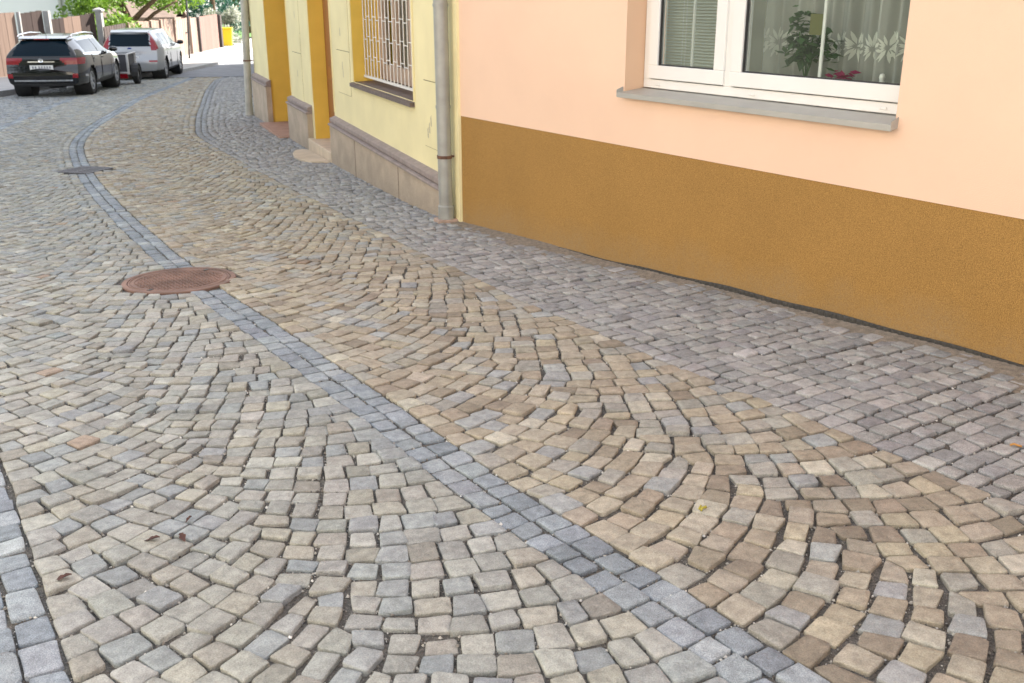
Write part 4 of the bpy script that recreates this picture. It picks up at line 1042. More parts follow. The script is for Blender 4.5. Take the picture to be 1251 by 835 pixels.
# ------------------------------------------------------------------ cars
def interp(x, xs_, ys_):
    xs_ = np.array(xs_, float); ys_ = np.array(ys_, float)
    m = np.gradient(ys_, xs_) if len(xs_) > 2 else None
    x = np.asarray(x, float); i = np.clip(np.searchsorted(xs_, x)-1, 0, len(xs_)-2)
    h = xs_[i+1]-xs_[i]; t = np.clip((x-xs_[i])/h, 0, 1)
    if m is None: return ys_[i]*(1-t)+ys_[i+1]*t
    return (2*t**3-3*t**2+1)*ys_[i]+(t**3-2*t**2+t)*h*m[i]+(-2*t**3+3*t**2)*ys_[i+1]+(t**3-t**2)*h*m[i+1]
class Car:
    """body lofted from side profile, plan and cross-section curves; x runs forward from the rear bumper"""
    def __init__(self, p): self.p = p
    def section(self, tau):
        p = self.p; L = p['L']; xc = tau*L
        zt = float(interp(xc, *p['top'])); zb = float(interp(xc, *p['belt'])); w = float(interp(xc, *p['width'])); wr_ = float(interp(xc, *p['roofw']))
        z0 = float(interp(xc, *p['floor']))
        zb = min(zb, zt-.02)
        q = [(0, z0), (w*.7, z0), (w*.93, z0+.05), (w*.985, z0+.16), (w, z0+.34), (w, zb-.22), (w*.985, zb-.07), (w*.955, zb)]
        if zt-zb > .12: q += [(w*.955+(wr_-w*.955)*.35, zb+(zt-.07-zb)*.42), (wr_*1.02, zt-.10), (wr_*.93, zt-.035), (wr_*.6, zt-.006), (0, zt)]
        else:
            q += [(w*.90, zb+(zt-zb)*.3), (w*.80, zb+(zt-zb)*.6), (w*.6, zb+(zt-zb)*.85), (w*.3, zt-.004), (0, zt)]
        return np.array(q)
    def point_rows(self, tau, K=44):
        q = self.section(tau)
        d = np.arange(len(q)); s = np.linspace(0, len(q)-1, K)
        return np.c_[interp(s, d, q[:, 0]), interp(s, d, q[:, 1])]
    def build(self, root):
        p = self.p; L = p['L']; NS, K = 130, 46
        taus = np.linspace(0, 1, NS)
        G = np.zeros((NS, K, 3))
        for i, tau in enumerate(taus):
            r = self.point_rows(tau, K); zz = r[:, 1]
            xr = interp(zz, *p['rear']); xf = interp(zz, *p['front'])
            plan = 1-.10*np.clip(1-tau*L/.55, 0, 1)**2.2-.16*np.clip(1-(1-tau)*L/.7, 0, 1)**2
            G[i, :, 0] = xr+tau*(xf-xr); G[i, :, 1] = r[:, 0]*plan; G[i, :, 2] = zz
        wheels = p['wheels']; R = p['R']; ra = R+.055
        # round the wheel arches
        parts = {}
        def put(nm, quad):
            parts.setdefault(nm, MB()).add(quad, [tuple(range(len(quad)))])
        for sgn in (1, -1):
            H = G.copy(); H[..., 1] *= sgn
            for wx in wheels:
                dx = H[..., 0]-wx; dz = H[..., 2]-R; d = np.hypot(dx, dz)
                near_ = (np.abs(d-ra) < .028) & (np.abs(H[..., 1]) > .55)
                f = ra/np.maximum(d, .01)
                H[..., 0] = np.where(near_, wx+dx*f, H[..., 0]); H[..., 2] = np.where(near_, R+dz*f, H[..., 2])
            for i in range(NS-1):
                for j in range(K-1):
                    qd = [H[i, j], H[i+1, j], H[i+1, j+1], H[i, j+1]]; c = np.mean(qd, 0)
                    if any(math.hypot(c[0]-wx, c[2]-R) < ra-.005 for wx in wheels) and abs(c[1]) > .55: continue
                    put(p['classify'](c, 'side'), qd)
        for end, tau in (('rear', 0), ('front', 1)):
            r = G[0] if end == 'rear' else G[-1]
            ny = 40; fr = np.linspace(-1, 1, ny)
            bow = .07
            g2 = np.zeros((len(r), ny, 3))
            for a, f in enumerate(fr):
                g2[:, a, 0] = r[:, 0]-(bow*(1-f*f) if end == 'rear' else -bow*(1-f*f)); g2[:, a, 1] = r[:, 1]*f; g2[:, a, 2] = r[:, 2]
            for j in range(len(r)-1):
                for a in range(ny-1):
                    qd = [g2[j, a], g2[j, a+1], g2[j+1, a+1], g2[j+1, a]]
                    put(p['classify'](np.mean(qd, 0), end), qd)
        for nm, mb in parts.items():
            base = nm.split('/')[0]
            me_o = mb.build(base, MT[p['mats'][nm]], root)
            bm = bmesh.new(); bm.from_mesh(me_o.data); bmesh.ops.remove_doubles(bm, verts=bm.verts, dist=.0008)
            bmesh.ops.recalc_face_normals(bm, faces=bm.faces); bm.to_mesh(me_o.data); bm.free()
            for pl in me_o.data.polygons: pl.use_smooth = True
            me_o.data.set_sharp_from_angle(angle=math.radians(48))
        # wheels and arches
        for wx in wheels:
            for sgn in (1, -1):
                yc = sgn*(p['track'])
                W = MB(); W.lathe([(R*.66, -.095), (R*.9, -.105), (R, -.075), (R, .075), (R*.9, .105), (R*.66, .095), (R*.66, -.095)], n=36)
                M_ = [(x, y) for x, y in ()]
                W.v = [(v[0]+wx, v[2]+yc, v[1]+R) for v in W.v]
                ty = W.build('wheel', MT['rubber'], root, auto=40)
                Rm = MB(); y1 = yc+sgn*.085
                Rm.lathe([(0, .0), (.06, 0), (.06, .02)], n=16); Rm.v = [(v[0]+wx, y1+sgn*v[2]-sgn*.01, v[1]+R) for v in Rm.v]
                n0 = len(Rm.v)
                r2 = MB(); r2.lathe([(R*.60, -.01), (R*.60, .012), (R*.675, .012), (R*.675, -.06)], n=36); Rm.add([(v[0]+wx, y1+sgn*v[2], v[1]+R) for v in r2.v], r2.f)
                for k_ in range(7):
                    a = k_*2*math.pi/7+.2
                    u = np.array([math.cos(a), 0, math.sin(a)]); v_ = np.array([-math.sin(a), 0, math.cos(a)])
                    c0 = np.array([wx, y1, R])
                    pp = [c0+u*.05-v_*.03, c0+u*R*.62-v_*.022, c0+u*R*.62+v_*.022, c0+u*.05+v_*.03]
                    off = np.array([0, sgn*.012, 0]); Rm.hexa([q-off*2 for q in pp]+[q for q in pp])
                Rm.build('rim', MT['alloy'], ty)
                dk = MB(); dk.lathe([(0, 0), (R*.62, 0)], n=24); dk.v = [(v[0]+wx, y1-sgn*.05, v[1]+R) for v in dk.v]; dk.build('brake_disc', MT['plastic'], ty)
                ar_ = MB(); ar_.lathe([(ra+.01, .10), (ra+.01, -.28), (0, -.28)], n=28); ar_.v = [(v[0]+wx, (yc+sgn*v[2]), v[1]+R) for v in ar_.v]
                ar_.build('wheel_arch', MT['plastic'], root)
        u = MB(); u.box((L/2, 0, p['floor'][1][0]+.06), (L/2-.45, .62, .05)); u.build('underbody', MT['plastic'], root)
def plate_part(root, x, z, y0=0.0, text=((-.19, .03), (-.13, .03), (-.05, .03), (.01, .03), (.07, .03), (.13, .03), (.19, .03))):
    mb = MB(); mb.box((x, y0, z), (.008, .26, .056)); 
    for (y, h) in text: mb.box((x-.0085, y0-y, z), (.0012, .017, h), None, 1)
    mb.build('number_plate', [MT['plate'], MT['plateink']], root)

def car_black(c, side):
    x, y, z = c; ay = abs(y)
    if side == 'side':
        zb = float(interp(x, *BLK['belt'])); zt = float(interp(x, *BLK['top']))
        if zb+.035 < z < zt-.125 and .62+(z-1.0)*.5 < x < 3.12-(z-.95)*1.05+.10: 
            if not (1.93 < x < 2.01): return 'side_window'
            return 'trim/p'
        if zb+.005 < z <= zb+.035 and .5 < x < 3.3: return 'window_trim'
        if .77 < z < .94 and x < .42+(z-.8)*.6: return 'tail_light'
        if .47 < z < .495 and x < .55 : return 'bumper_strip'
        if z < .32 and .9 < x < 3.7: return 'sill'
        return 'body'
    if side == 'rear':
        if .985 < z < 1.36 and ay < .66-(z-1)*.28: return 'rear_window'
        if .775 < z < .94 and ay > .42+(.94-z)*.5: return 'tail_light'
        if .475 < z < .50: return 'bumper_strip'
        if .385 < z < .405 and ay < .68: return 'bumper_strip'
        if .46 < z < .56 and ay > .68: return 'reflector'
        if z < .33: return 'bumper'
        return 'body'
    if side == 'front':
        if .62 < z < .74 and ay > .5: return 'headlight'
        return 'body'
BLK = dict(L=4.7, R=.325, track=.775, wheels=(.98, 3.66),
    top=([0, .25, .6, 1.2, 2.0, 2.7, 3.2, 3.65, 4.2, 4.7], [1.42, 1.455, 1.48, 1.50, 1.505, 1.45, 1.22, .985, .90, .74]),
    belt=([0, .6, 1.5, 2.5, 3.4, 4.2, 4.7], [1.03, 1.02, .985, .95, .93, .84, .70]),
    width=([0, .5, 1.2, 2.4, 3.6, 4.3, 4.7], [.885, .905, .91, .905, .905, .87, .80]),
    roofw=([0, .6, 2.0, 3.0, 3.7, 4.7], [.58, .60, .62, .62, .60, .5]),
    floor=([0, .5, 1.5, 3.6, 4.7], [.26, .22, .19, .19, .22]),
    rear=([0, .25, .5, .75, .95, 1.05, 1.25, 1.42, 1.55], [.12, .06, .0, .05, .08, .14, .29, .42, .46]),
    front=([0, .25, .5, .75, .95, 1.55], [4.6, 4.68, 4.7, 4.62, 4.55, 4.5]),
    classify=car_black,
    mats={'body': 'black', 'side_window': 'carglass', 'trim/p': 'plastic', 'window_trim': 'chrome', 'tail_light': 'red', 'bumper_strip': 'chrome', 'sill': 'plastic', 'rear_window': 'carglass', 'reflector': 'red', 'bumper': 'plastic', 'headlight': 'clearlamp'})
def place_car(root, x, y, head):
    """x,y = rear bumper centre; head = heading angle of the car's forward axis"""
    root.location = (x, y, g(x, y)-.0); root.rotation_euler = (0, 0, head)
car1 = thing('parked_car', 'black estate car with roof rails parked at the kerb, seen from behind', 'car', group='parked cars'); Car(BLK).build(car1)
plate_part(car1, -.03, .70)
mb = MB(); mb.lathe([(0, .0), (.045, 0), (.055, .006), (.055, -.02)], n=24); mb.v = [(-.035-v[2], v[0], v[1]+.885) for v in mb.v]; em = mb.build('badge', MT['chrome'], car1, auto=40)
mb = MB(); mb.box((-.005, 0, .845), (.012, .30, .016)); mb.box((-.005, 0, .76), (.02, .33, .0)); mb.build('tailgate_grip', MT['chrome'], car1)
mb = MB()
for sg in (1, -1): mb.tube([(.55, sg*.60, 1.475), (.65, sg*.60, 1.53), (1.6, sg*.63, 1.56), (2.5, sg*.62, 1.52), (2.65, sg*.62, 1.47)], .017, 8)
mb.build('roof_rail', MT['chrome'], car1, smooth=True)
mb = MB(); mb.hexa([(.34, -.55, 1.415), (.34, .55, 1.415), (.62, .55, 1.45), (.62, -.55, 1.45), (.30, -.53, 1.44), (.30, .53, 1.44), (.62, .57, 1.50), (.62, -.57, 1.50)]); mb.build('spoiler', MT['black'], car1, bevel=.012)
mb = MB(); mb.box((.30, 0, 1.425), (.012, .17, .012)); mb.build('brake_light', MT['red'], car1)
mb = MB(); mb.tube([(.10, .02, 1.0), (.14, .30, 1.03), (.16, .42, 1.05)], .011, 6); mb.build('rear_wiper', MT['plastic'], car1)
mb = MB(); mb.tube([(.75, 0, 1.49), (.62, 0, 1.66)], .006, 6); mb.build('aerial', MT['plastic'], car1)
def mirrors(root, x, y, z, mtl):
    for sg in (1, -1):
        mb = MB(); mb.lathe([(0, -.10), (.055, -.085), (.08, -.02), (.08, .05), (.055, .09), (0, .10)], n=14)
        mb.v = [(x+v[1]*.75, sg*(y+.09)+v[2]*1.05, z+v[0]*.95) for v in mb.v]; mb.box((x, sg*(y+.0), z-.03), (.03, .06, .015)); mb.build('mirror', mtl, root, smooth=True)
mirrors(car1, 2.98, .92, 1.02, MT['black'])
def door_lines(root, lines, mtl, name='door_seam'):
    mb = MB()
    for l in lines: mb.tube(l, .006, 5)
    mb.build(name, mtl, root)
for sg in (1, -1):
    door_lines(car1, [[(1.97, sg*.912, .32), (1.97, sg*.915, .7), (1.97, sg*.885, .95)], [(3.02, sg*.908, .32), (3.05, sg*.91, .7), (3.05, sg*.88, .93)], [(1.20, sg*.915, .75), (1.12, sg*.895, .98)]], MT['plastic'])
    mb = MB(); mb.box((1.32, sg*.915, .86), (.09, .015, .014)); mb.box((2.18, sg*.912, .84), (.09, .015, .014)); mb.build('door_handle', MT['black'], car1, bevel=.006)
place_car(car1, -11.08, 24.35, math.radians(98)); car1.scale = (.95, 1, 1)

def car_silver(c, side):
    x, y, z = c; ay = abs(y)
    if side == 'side':
        zb = float(interp(x, *SLV['belt'])); zt = float(interp(x, *SLV['top']))
        if .92 < z < 1.46 and x < float(interp(z, *SLV['rear']))+.10: return 'tail_light'
        if zb+.03 < z < zt-.125 and .56+(z-1.0)*.25 < x < 3.32-(z-.98)*1.1:
            return 'side_window' if not (1.55 < x < 1.62 or .98 < x < 1.03) else 'pillar'
        if .50 < z < .55 and 1.35 < x < 3.05: return 'rub_strip'
        if z < .30 and .9 < x < 3.4: return 'sill'
        if z < .28: return 'bumper'
        return 'body'
    if side == 'rear':
        if 1.03 < z < 1.42 and ay < .60-(z-1)*.10: return 'rear_window'
        if .90 < z < 1.46 and ay > .62-(z-1)*.10: return 'tail_light'
        if .52 < z < .585 and ay > .56: return 'reflector'
        if z < .27: return 'bumper'
        return 'body'
    return 'headlight' if .62 < z < .78 and ay > .5 else 'body'
SLV = dict(L=4.36, R=.32, track=.77, wheels=(.83, 3.45),
    top=([0, .2, .6, 1.4, 2.2, 2.8, 3.3, 3.7, 4.1, 4.36], [1.53, 1.555, 1.575, 1.59, 1.57, 1.44, 1.19, 1.02, .93, .78]),
    belt=([0, .6, 1.5, 2.5, 3.3, 4.0, 4.36], [1.06, 1.04, 1.01, .98, .96, .87, .74]),
    width=([0, .5, 1.2, 2.4, 3.4, 4.0, 4.36], [.875, .91, .913, .91, .905, .87, .80]),
    roofw=([0, .6, 2.0, 3.0, 3.7, 4.36], [.61, .63, .65, .64, .6, .5]),
    floor=([0, .5, 1.5, 3.4, 4.36], [.25, .21, .19, .19, .22]),
    rear=([0, .25, .5, .75, .95, 1.05, 1.25, 1.45, 1.6], [.10, .05, .0, .06, .09, .12, .19, .27, .34]),
    front=([0, .25, .5, .75, .95, 1.6], [4.25, 4.33, 4.36, 4.30, 4.2, 4.15]),
    classify=car_silver,
    mats={'body': 'silver', 'side_window': 'carglass', 'pillar': 'plastic', 'tail_light': 'red', 'rub_strip': 'plastic', 'sill': 'plastic', 'rear_window': 'carglass', 'reflector': 'red', 'bumper': 'plastic', 'headlight': 'clearlamp'})
car2 = thing('parked_car', 'silver people carrier with tall red tail lamps parked beyond the trailer', 'car', group='parked cars'); Car(SLV).build(car2)
plate_part(car2, -.02, .66)
mb = MB(); mb.lathe([(0, .0), (.035, 0), (.04, -.02)], n=24); mb.v = [(.02-v[2], v[0]*1.7, v[1]+.965) for v in mb.v]; mb.build('badge', MT['emblem_blue'], car2, auto=40)
mb = MB(); mb.box((.005, 0, .80), (.015, .33, .012)); mb.build('tailgate_grip', MT['galv'], car2)
mb = MB(); mb.hexa([(.20, -.56, 1.475), (.20, .56, 1.475), (.5, .56, 1.53), (.5, -.56, 1.53), (.17, -.55, 1.50), (.17, .55, 1.50), (.5, .58, 1.575), (.5, -.58, 1.575)]); mb.build('spoiler', MT['silver'], car2, bevel=.012)
mirrors(car2, 2.92, .93, 1.04, MT['plastic'])
for sg in (1, -1):
    door_lines(car2, [[(1.60, sg*.915, .32), (1.60, sg*.917, .7), (1.60, sg*.885, .99)], [(2.75, sg*.912, .32), (2.78, sg*.914, .7), (2.78, sg*.88, .97)], [(1.05, sg*.917, .72), (.98, sg*.90, 1.02)]], MT['plastic'])
    mb = MB(); mb.box((1.25, sg*.918, .90), (.09, .014, .014)); mb.box((1.85, sg*.916, .88), (.09, .014, .014)); mb.build('door_handle', MT['silver'], car2, bevel=.006)
place_car(car2, -11.62, 31.55, math.radians(98))

for car_, kz in ((car1, .86), (car2, .88)):          # lower rooflines
    for ch in car_.children_recursive:
        if ch.type == 'MESH':
            for v in ch.data.vertices:
                if v.co.z > .68: v.co.z = .68+(v.co.z-.68)*kz
# car trailer between them
tr = thing('car_trailer', 'small grey box trailer with red lamps standing between the two cars', 'trailer', (-11.38, 29.1, g(-11.38, 29.3)), math.radians(98))
# local: x forward, y left
mb = MB(); mb.box((.0, .52, .60), (.012, .015, .24)) if False else None
mb.box((.50, .0, .33), (.50, .52, .02)); mb.box((.99, 0, .6), (.012, .52, .24)); mb.box((.50, .51, .6), (.49, .012, .24)); mb.box((.50, -.51, .6), (.49, .012, .24)); mb.box((.01, 0, .6), (.012, .52, .24))
mb.build('box', MT['tarp'], tr)
mb = MB()
for yy_ in (-.545, .545):
    mb.box((-.01, yy_, .58), (.03, .028, .28)); mb.box((1.0, yy_, .58), (.03, .028, .28)); mb.box((.50, yy_, .85), (.52, .02, .018))
mb.box((-.012, 0, .345), (.02, .52, .022)); mb.box((-.012, 0, .85), (.02, .52, .014))
mb.build('frame', MT['galv'], tr, bevel=.006)
mb = MB()
for yy_ in (-.40, .40): mb.box((-.04, yy_, .25), (.025, .12, .06))
mb.build('tail_light', MT['red'], tr, bevel=.01)
for sg in (1, -1):
    W = MB(); W.lathe([(.14, -.07), (.24, -.08), (.27, -.055), (.27, .055), (.24, .08), (.14, .07), (.14, -.07)], n=28); W.v = [(v[0]+.45, v[2]+sg*.66, v[1]+.27) for v in W.v]
    ty = W.build('wheel', MT['rubber'], tr, auto=40)
    W = MB(); W.lathe([(0, .02), (.14, .03), (.15, -.04)], n=20); W.v = [(v[0]+.45, sg*v[2]+sg*.66, v[1]+.27) for v in W.v]; W.build('rim', MT['galv'], ty, auto=40)
    f_ = MB()
    for a in np.linspace(-.1, math.pi+.1, 10)[:-1]:
        a2 = a+(math.pi+.2)/9
        q = [(.45+.31*math.cos(t_), sg*.66+yo, .27+.31*math.sin(t_)) for t_ in (a, a2) for yo in (-.09, .09)]
        f_.add([q[0], q[1], q[3], q[2]], [(0, 1, 2, 3)])
    f_.build('mudguard', MT['plastic'], tr)
mb = MB(); mb.tube([(.6, 0, .27), (1.85, 0, .3)], .03, 8); mb.tube([(.45, -.66, .27), (.45, .66, .27)], .025, 8); mb.build('drawbar', MT['galv'], tr)

# ------------------------------------------------------------------ fences
FA = lambda y: -16.3+.608*(y-32.3)      # set-back stretch
FB = lambda y: -10.64-.083*y            # along the road
fx = FA
def fence_run(parent, y0, y1, top0, top1, matl, board=.14, dx=0.0, name='panel', bot=.08):
    mb = MB(); n = max(1, int((y1-y0)/board)); w = (y1-y0)/n
    for i in range(n):
        a, b = y0+i*w+.004, y0+(i+1)*w-.004
        f = (i+.5)/n; zt_ = top0+(top1-top0)*f+random.uniform(-.012, .012)
        th = .012 if i % 2 else .018
        xa, xb = fx(a)+dx, fx(b)+dx
        zb_ = g(xa, a)+bot
        mb.hexa([(xa-th, a, zb_), (xa+th, a, zb_), (xb+th, b, zb_), (xb-th, b, zb_), (xa-th, a, zt_), (xa+th, a, zt_), (xb+th, b, zt_), (xb-th, b, zt_)])
    o = mb.build(name, matl, parent)
    r = MB()
    for zz in (.35, 1.05):
        r.hexa([(fx(q)+dx-.075+k_*.05, q, g(fx(q), q)+zz+h_) for h_ in (0, .07) for (q, k_) in ((y0, 0), (y0, 1), (y1, 1), (y1, 0))])
    r.build('rail', matl, o)
    return o
def fpost(parent, y, top, matl, r=.06, dx=.05, cap=0, name='post'):
    mb = MB(); x = fx(y)+dx; z0 = g(x, y)-.1
    mb.box((x, y, (z0+top)/2), (r, r, (top-z0)/2))
    o = mb.build(name, matl, parent, bevel=.008)
    if cap:
        c = MB(); c.box((x, y, top+.03), (r+.05, r+.05, .03)); c.hexa([(x-r-.05, y-r-.05, top+.06), (x+r+.05, y-r-.05, top+.06), (x+r+.05, y+r+.05, top+.06), (x-r-.05, y+r+.05, top+.06), (x-.02, y-.02, top+.12), (x+.02, y-.02, top+.12), (x+.02, y+.02, top+.12), (x-.02, y+.02, top+.12)])
        c.build('post_cap', matl, o)
    return o
fd = thing('board_fence', 'tall dark and pale board fence with concrete posts behind the black car', 'fence')
fence_run(fd, 31.2, 33.22, 1.05, 1.02, MT['palefence'])
fpost(fd, 33.29, 1.04, MT['concrete'], .05)
fence_run(fd, 33.36, 34.05, 1.0, 1.07, MT['darkfence'])
fpost(fd, 34.15, 1.06, MT['concrete'], .09)
fence_run(fd, 34.26, 34.68, .79, .82, MT['darkfence'])
fence_run(fd, 34.68, 35.24, .84, .90, MT['palefence'])
fence_run(fd, 35.24, 35.72, .91, .96, MT['darkfence'])  # dark boards stand in for the shade beside the lit pale panel
fpost(fd, 35.85, 1.02, MT['concrete'], .10, cap=1)
fx = FB
fl_ = thing('board_fence', 'lower dark fence stretch between the capped post and the sunlit boards', 'fence')
fence_run(fl_, 34.6, 37.2, .55, .60, MT['darkfence'])
fs = thing('board_fence', 'sunlit pale weathered board fence behind the silver car', 'fence')
yb = [37.3, 38.6, 40.4, 41.9, 44.2]
for a, b in zip(yb[:-1], yb[1:]):
    fence_run(fs, a+.06, b-.06, .62, .58, MT['palefence'], .11)
for a in yb: fpost(fs, a, .60, MT['palefence'], .05)
fgt = thing('board_gate', 'pale vertical-board garden door with a latch beside the road sign pole', 'gate')
o = fence_run(fgt, 44.35, 46.85, .50, .57, MT['palefence'], .18)
mb = MB(); yl = 46.4; mb.box((fx(yl)+.04, yl, -.05), (.03, .09, .02)); mb.build('latch', MT['plastic'], o)
fpost(fgt, 47.1, .62, MT['palefence'], .06)
fr_ = thing('board_fence', 'short stretch of pale boards between the garden door and the reddish gate', 'fence')
fence_run(fr_, 47.3, 48.7, .54, .55, MT['palefence'], .12)
fg2 = thing('board_gate', 'reddish wide double board gate beside the white-flowering bush', 'gate')
fpost(fg2, 49.0, .55, MT['darkfence'], .08, dx=.02)
fence_run(fg2, 49.3, 53.5, .57, .60, MT['redgate'], .13, dx=.03)
fpost(fg2, 53.9, .56, MT['darkfence'], .13, dx=.02)

# road sign, bin
sx, sy = -13.35, 43.2
t = thing('road_sign', 'round road sign with a white back on a thin dark pole', 'road sign', (sx, sy, g(sx, sy)+.1))
mb = MB(); mb.tube([(-.10, 0, 0), (.0, 0, 1.6), (.03, 0, 3.0)], .038, 12); mb.build('pole', MT['darkpole'], t, smooth=True)
mb = MB(); mb.lathe([(0, 0), (.30, 0), (.315, -.015), (.315, .012), (.30, .012), (0, .012)], n=36); mb.v = [(v[0]+.05, v[2]+.05, v[1]+2.68) for v in mb.v]; mb.build('sign_disc', MT['signwhite'], t, auto=40)
bx, by = -15.25, 55.9
t = thing('wheelie_bin', 'yellow plastic wheeled bin beside the white-flowering bush', 'bin', (bx, by, g(bx, by)), .2)
mb = MB(); mb.hexa([(-.22, -.25, .10), (.22, -.25, .10), (.22, .2, .10), (-.22, .2, .10), (-.28, -.33, .98), (.28, -.33, .98), (.28, .3, .98), (-.28, .3, .98)]); mb.build('body', MT['bin'], t, bevel=.03)
mb = MB(); mb.box((0, -.02, 1.01), (.30, .36, .03)); mb.build('lid', MT['bin'], t, bevel=.02)
for sg in (1, -1):
    mb = MB(); mb.lathe([(0, -.03), (.1, -.03), (.1, .03), (0, .03)], n=18); mb.v = [(v[2]+sg*.25, v[0]+.2, v[1]+.1) for v in mb.v]; mb.build('wheel', MT['rubber'], t)
mb = MB(); mb.box((0, -.05, .06), (.2, .18, .05)); mb.build('base', MT['plastic'], t)

# ------------------------------------------------------------------ trees and bushes
def leaf_mb(clumps, size, rnd):
    n = sum(c[4] for c in clumps); V = np.zeros((n, 4, 3)); i = 0
    R = np.random.default_rng(rnd)
    for (cx, cy, cz, r, k_) in clumps:
        d = R.normal(size=(k_, 3)); d /= np.linalg.norm(d, axis=1)[:, None]
        rad = r*R.uniform(.35, 1.05, (k_, 1))**.6
        c = np.array([cx, cy, cz])+d*rad*np.array([1, 1, .8])
        a = R.normal(size=(k_, 3)); a /= np.linalg.norm(a, axis=1)[:, None]
        b = np.cross(a, R.normal(size=(k_, 3))); b /= np.linalg.norm(b, axis=1)[:, None]
        s_ = size*R.uniform(.6, 1.3, (k_, 1))
        V[i:i+k_] = np.stack([c-a*s_, c+b*s_*.5, c+a*s_, c-b*s_*.5], 1); i += k_
    mb = MB(); mb.v = [tuple(p) for p in V.reshape(-1, 3)]; mb.f = [(4*j, 4*j+1, 4*j+2, 4*j+3) for j in range(n)]; mb.m = [0]*n
    return mb
def tree(name, label, loc, trunk, limbs, clumps, matl, size, seed, group=None, cat='tree'):
    t = thing(name, label, cat, loc, 0, group)
    mb = MB(); mb.tube(trunk[0], trunk[1], 12)
    for l, r in limbs: mb.tube(l, r, 8)
    mb.build('trunk', MT['bark'], t, smooth=True)
    leaf_mb(clumps, size, seed).build('crown', matl, t)
    return t
rr = random.Random(21)
tx, ty_ = -15.3, 42.0
cl = []
for i in range(46):
    a = rr.uniform(0, 6.28); r = rr.uniform(.3, 3.3)*rr.uniform(.5, 1)
    cl.append((-.6+r*.8*math.cos(a), r*math.sin(a)*1.05, rr.uniform(2.9, 5.6), rr.uniform(.45, .8), 150))
for (dx_, dy_, dz_) in ((-1.6, -1.2, 2.35), (-2.2, -.6, 2.1), (-1.3, -1.9, 2.4), (.9, .9, 2.5), (1.3, 1.7, 2.35), (-2.6, .4, 2.3), (.8, 2.2, 2.6), (-.4, -.9, 2.6), (.3, .2, 2.75), (-1.0, .6, 2.6), (.2, 1.2, 2.5), (1.7, 2.6, 2.5)):
    cl.append((dx_, dy_, dz_, .62, 240))
tree('leafy_tree', 'lime-green tree with a forked trunk leaning behind the sunlit fence', (tx, ty_, g(tx, ty_)),
     ([(.35, 0, -.1), (.12, 0, .9), (-.05, 0, 1.6), (-.3, 0, 2.4), (-.5, .2, 3.6)], [.24, .19, .18, .13, .07]),
     [([(-.02, 0, 1.5), (.5, .1, 2.0), (1.1, .2, 2.5), (1.8, .3, 3.2)], [.12, .10, .08, .04]), ([(-.1, 0, 1.9), (-.7, -.3, 2.5), (-1.5, -.5, 3.1)], [.10, .07, .03]), ([(.1, 0, 1.2), (.8, .6, 1.9), (1.6, 1.2, 2.4)], [.09, .07, .03])],
     cl, MT['lime'], .095, 3)
bx_, by_ = -16.5, 37.2
cl = [(rr.uniform(-.9, 1.3), rr.uniform(-1.0, 1.0), rr.uniform(1.0, 2.9), rr.uniform(.4, .6), 190) for _ in range(20)]
tree('leafy_bush', 'bright yellow-green bush between the pale house and the forked tree', (bx_+1.2, by_+1.2, g(bx_, by_)), ([(0, 0, -.1), (.05, 0, .8), (0, .1, 2.0)], [.07, .05, .03]), [([(0, 0, .4), (.5, .2, 1.4)], [.04, .02]), ([(0, 0, .5), (-.4, -.2, 1.5)], [.04, .02])], cl, MT['lime'], .085, 5, cat='bush')
wx_, wy_ = -15.75, 59.6
cl = [(rr.uniform(-.75, .65), rr.uniform(-.8, 1.6), rr.uniform(.3, 1.9)*1.0, rr.uniform(.28, .45), 120) for _ in range(26)]
tree('flowering_bush', 'white-flowering bush beside the reddish gate', (wx_-.35, wy_-1.4, g(wx_, wy_)), ([(0, 0, -.1), (0, .1, .6), (.1, .2, 1.4)], [.05, .04, .02]), [([(0, 0, .2), (.3, .4, 1.0)], [.03, .015]), ([(0, 0, .2), (-.3, -.2, 1.1)], [.03, .015])], cl, MT['whiteflower'], .085, 7, cat='bush')
# evergreen behind the gate
cl = []
for i in range(60):
    z = rr.uniform(.7, 8); r = (8.6-z)*.33*rr.uniform(.5, 1); a = rr.uniform(0, 6.28)
    cl.append((r*math.cos(a), r*math.sin(a), z, .55, 110))
tree('spruce_tree', 'dark blue-green spruce behind the reddish gate', (-17.2, 60.5, g(-17, 60)), ([(0, 0, -.1), (0, 0, 3), (0, 0, 8.6)], [.2, .14, .02]), [], cl, MT['teal'], .10, 9)
# trees and hedge at the far end of the street
for i, (x, y, s_, lb) in enumerate(((-19.8, 79, 1.0, 'dark-trunked tall tree at the far end of the street'), (-22.6, 86, 1.15, 'leafy tree behind the spruce at the street end'), (-14.5, 93, 1.2, 'tall tree half hidden by the far downpipe'))):
    cl = []
    for k_ in range(34):
        a = rr.uniform(0, 6.28); r = rr.uniform(.2, 2.6)
        cl.append((r*math.cos(a), r*math.sin(a), rr.uniform(2.6, 6.5), rr.uniform(.6, 1.0), 90))
    tree('tall_tree', lb, (x, y, g(x, y)), ([(0, 0, -.1), (.1, 0, 2), (.1, .1, 5)], [.28, .22, .08]), [([(.05, 0, 2), (.9, .2, 3.4)], [.12, .05]), ([(.05, 0, 2.2), (-.8, -.2, 3.6)], [.11, .04])], cl, MT['green'], .17, 30+i, 'trees at the end of the street')
cl = [(-4+8*i/17+rr.uniform(-.2, .2), rr.uniform(-.5, .5), rr.uniform(.3, 1.3), .55, 130) for i in range(18)]
cl += [(-4+8*i/17+rr.uniform(-.2, .2), rr.uniform(-.5, .5), rr.uniform(.3, 1.3), .55, 130) for i in range(18)]
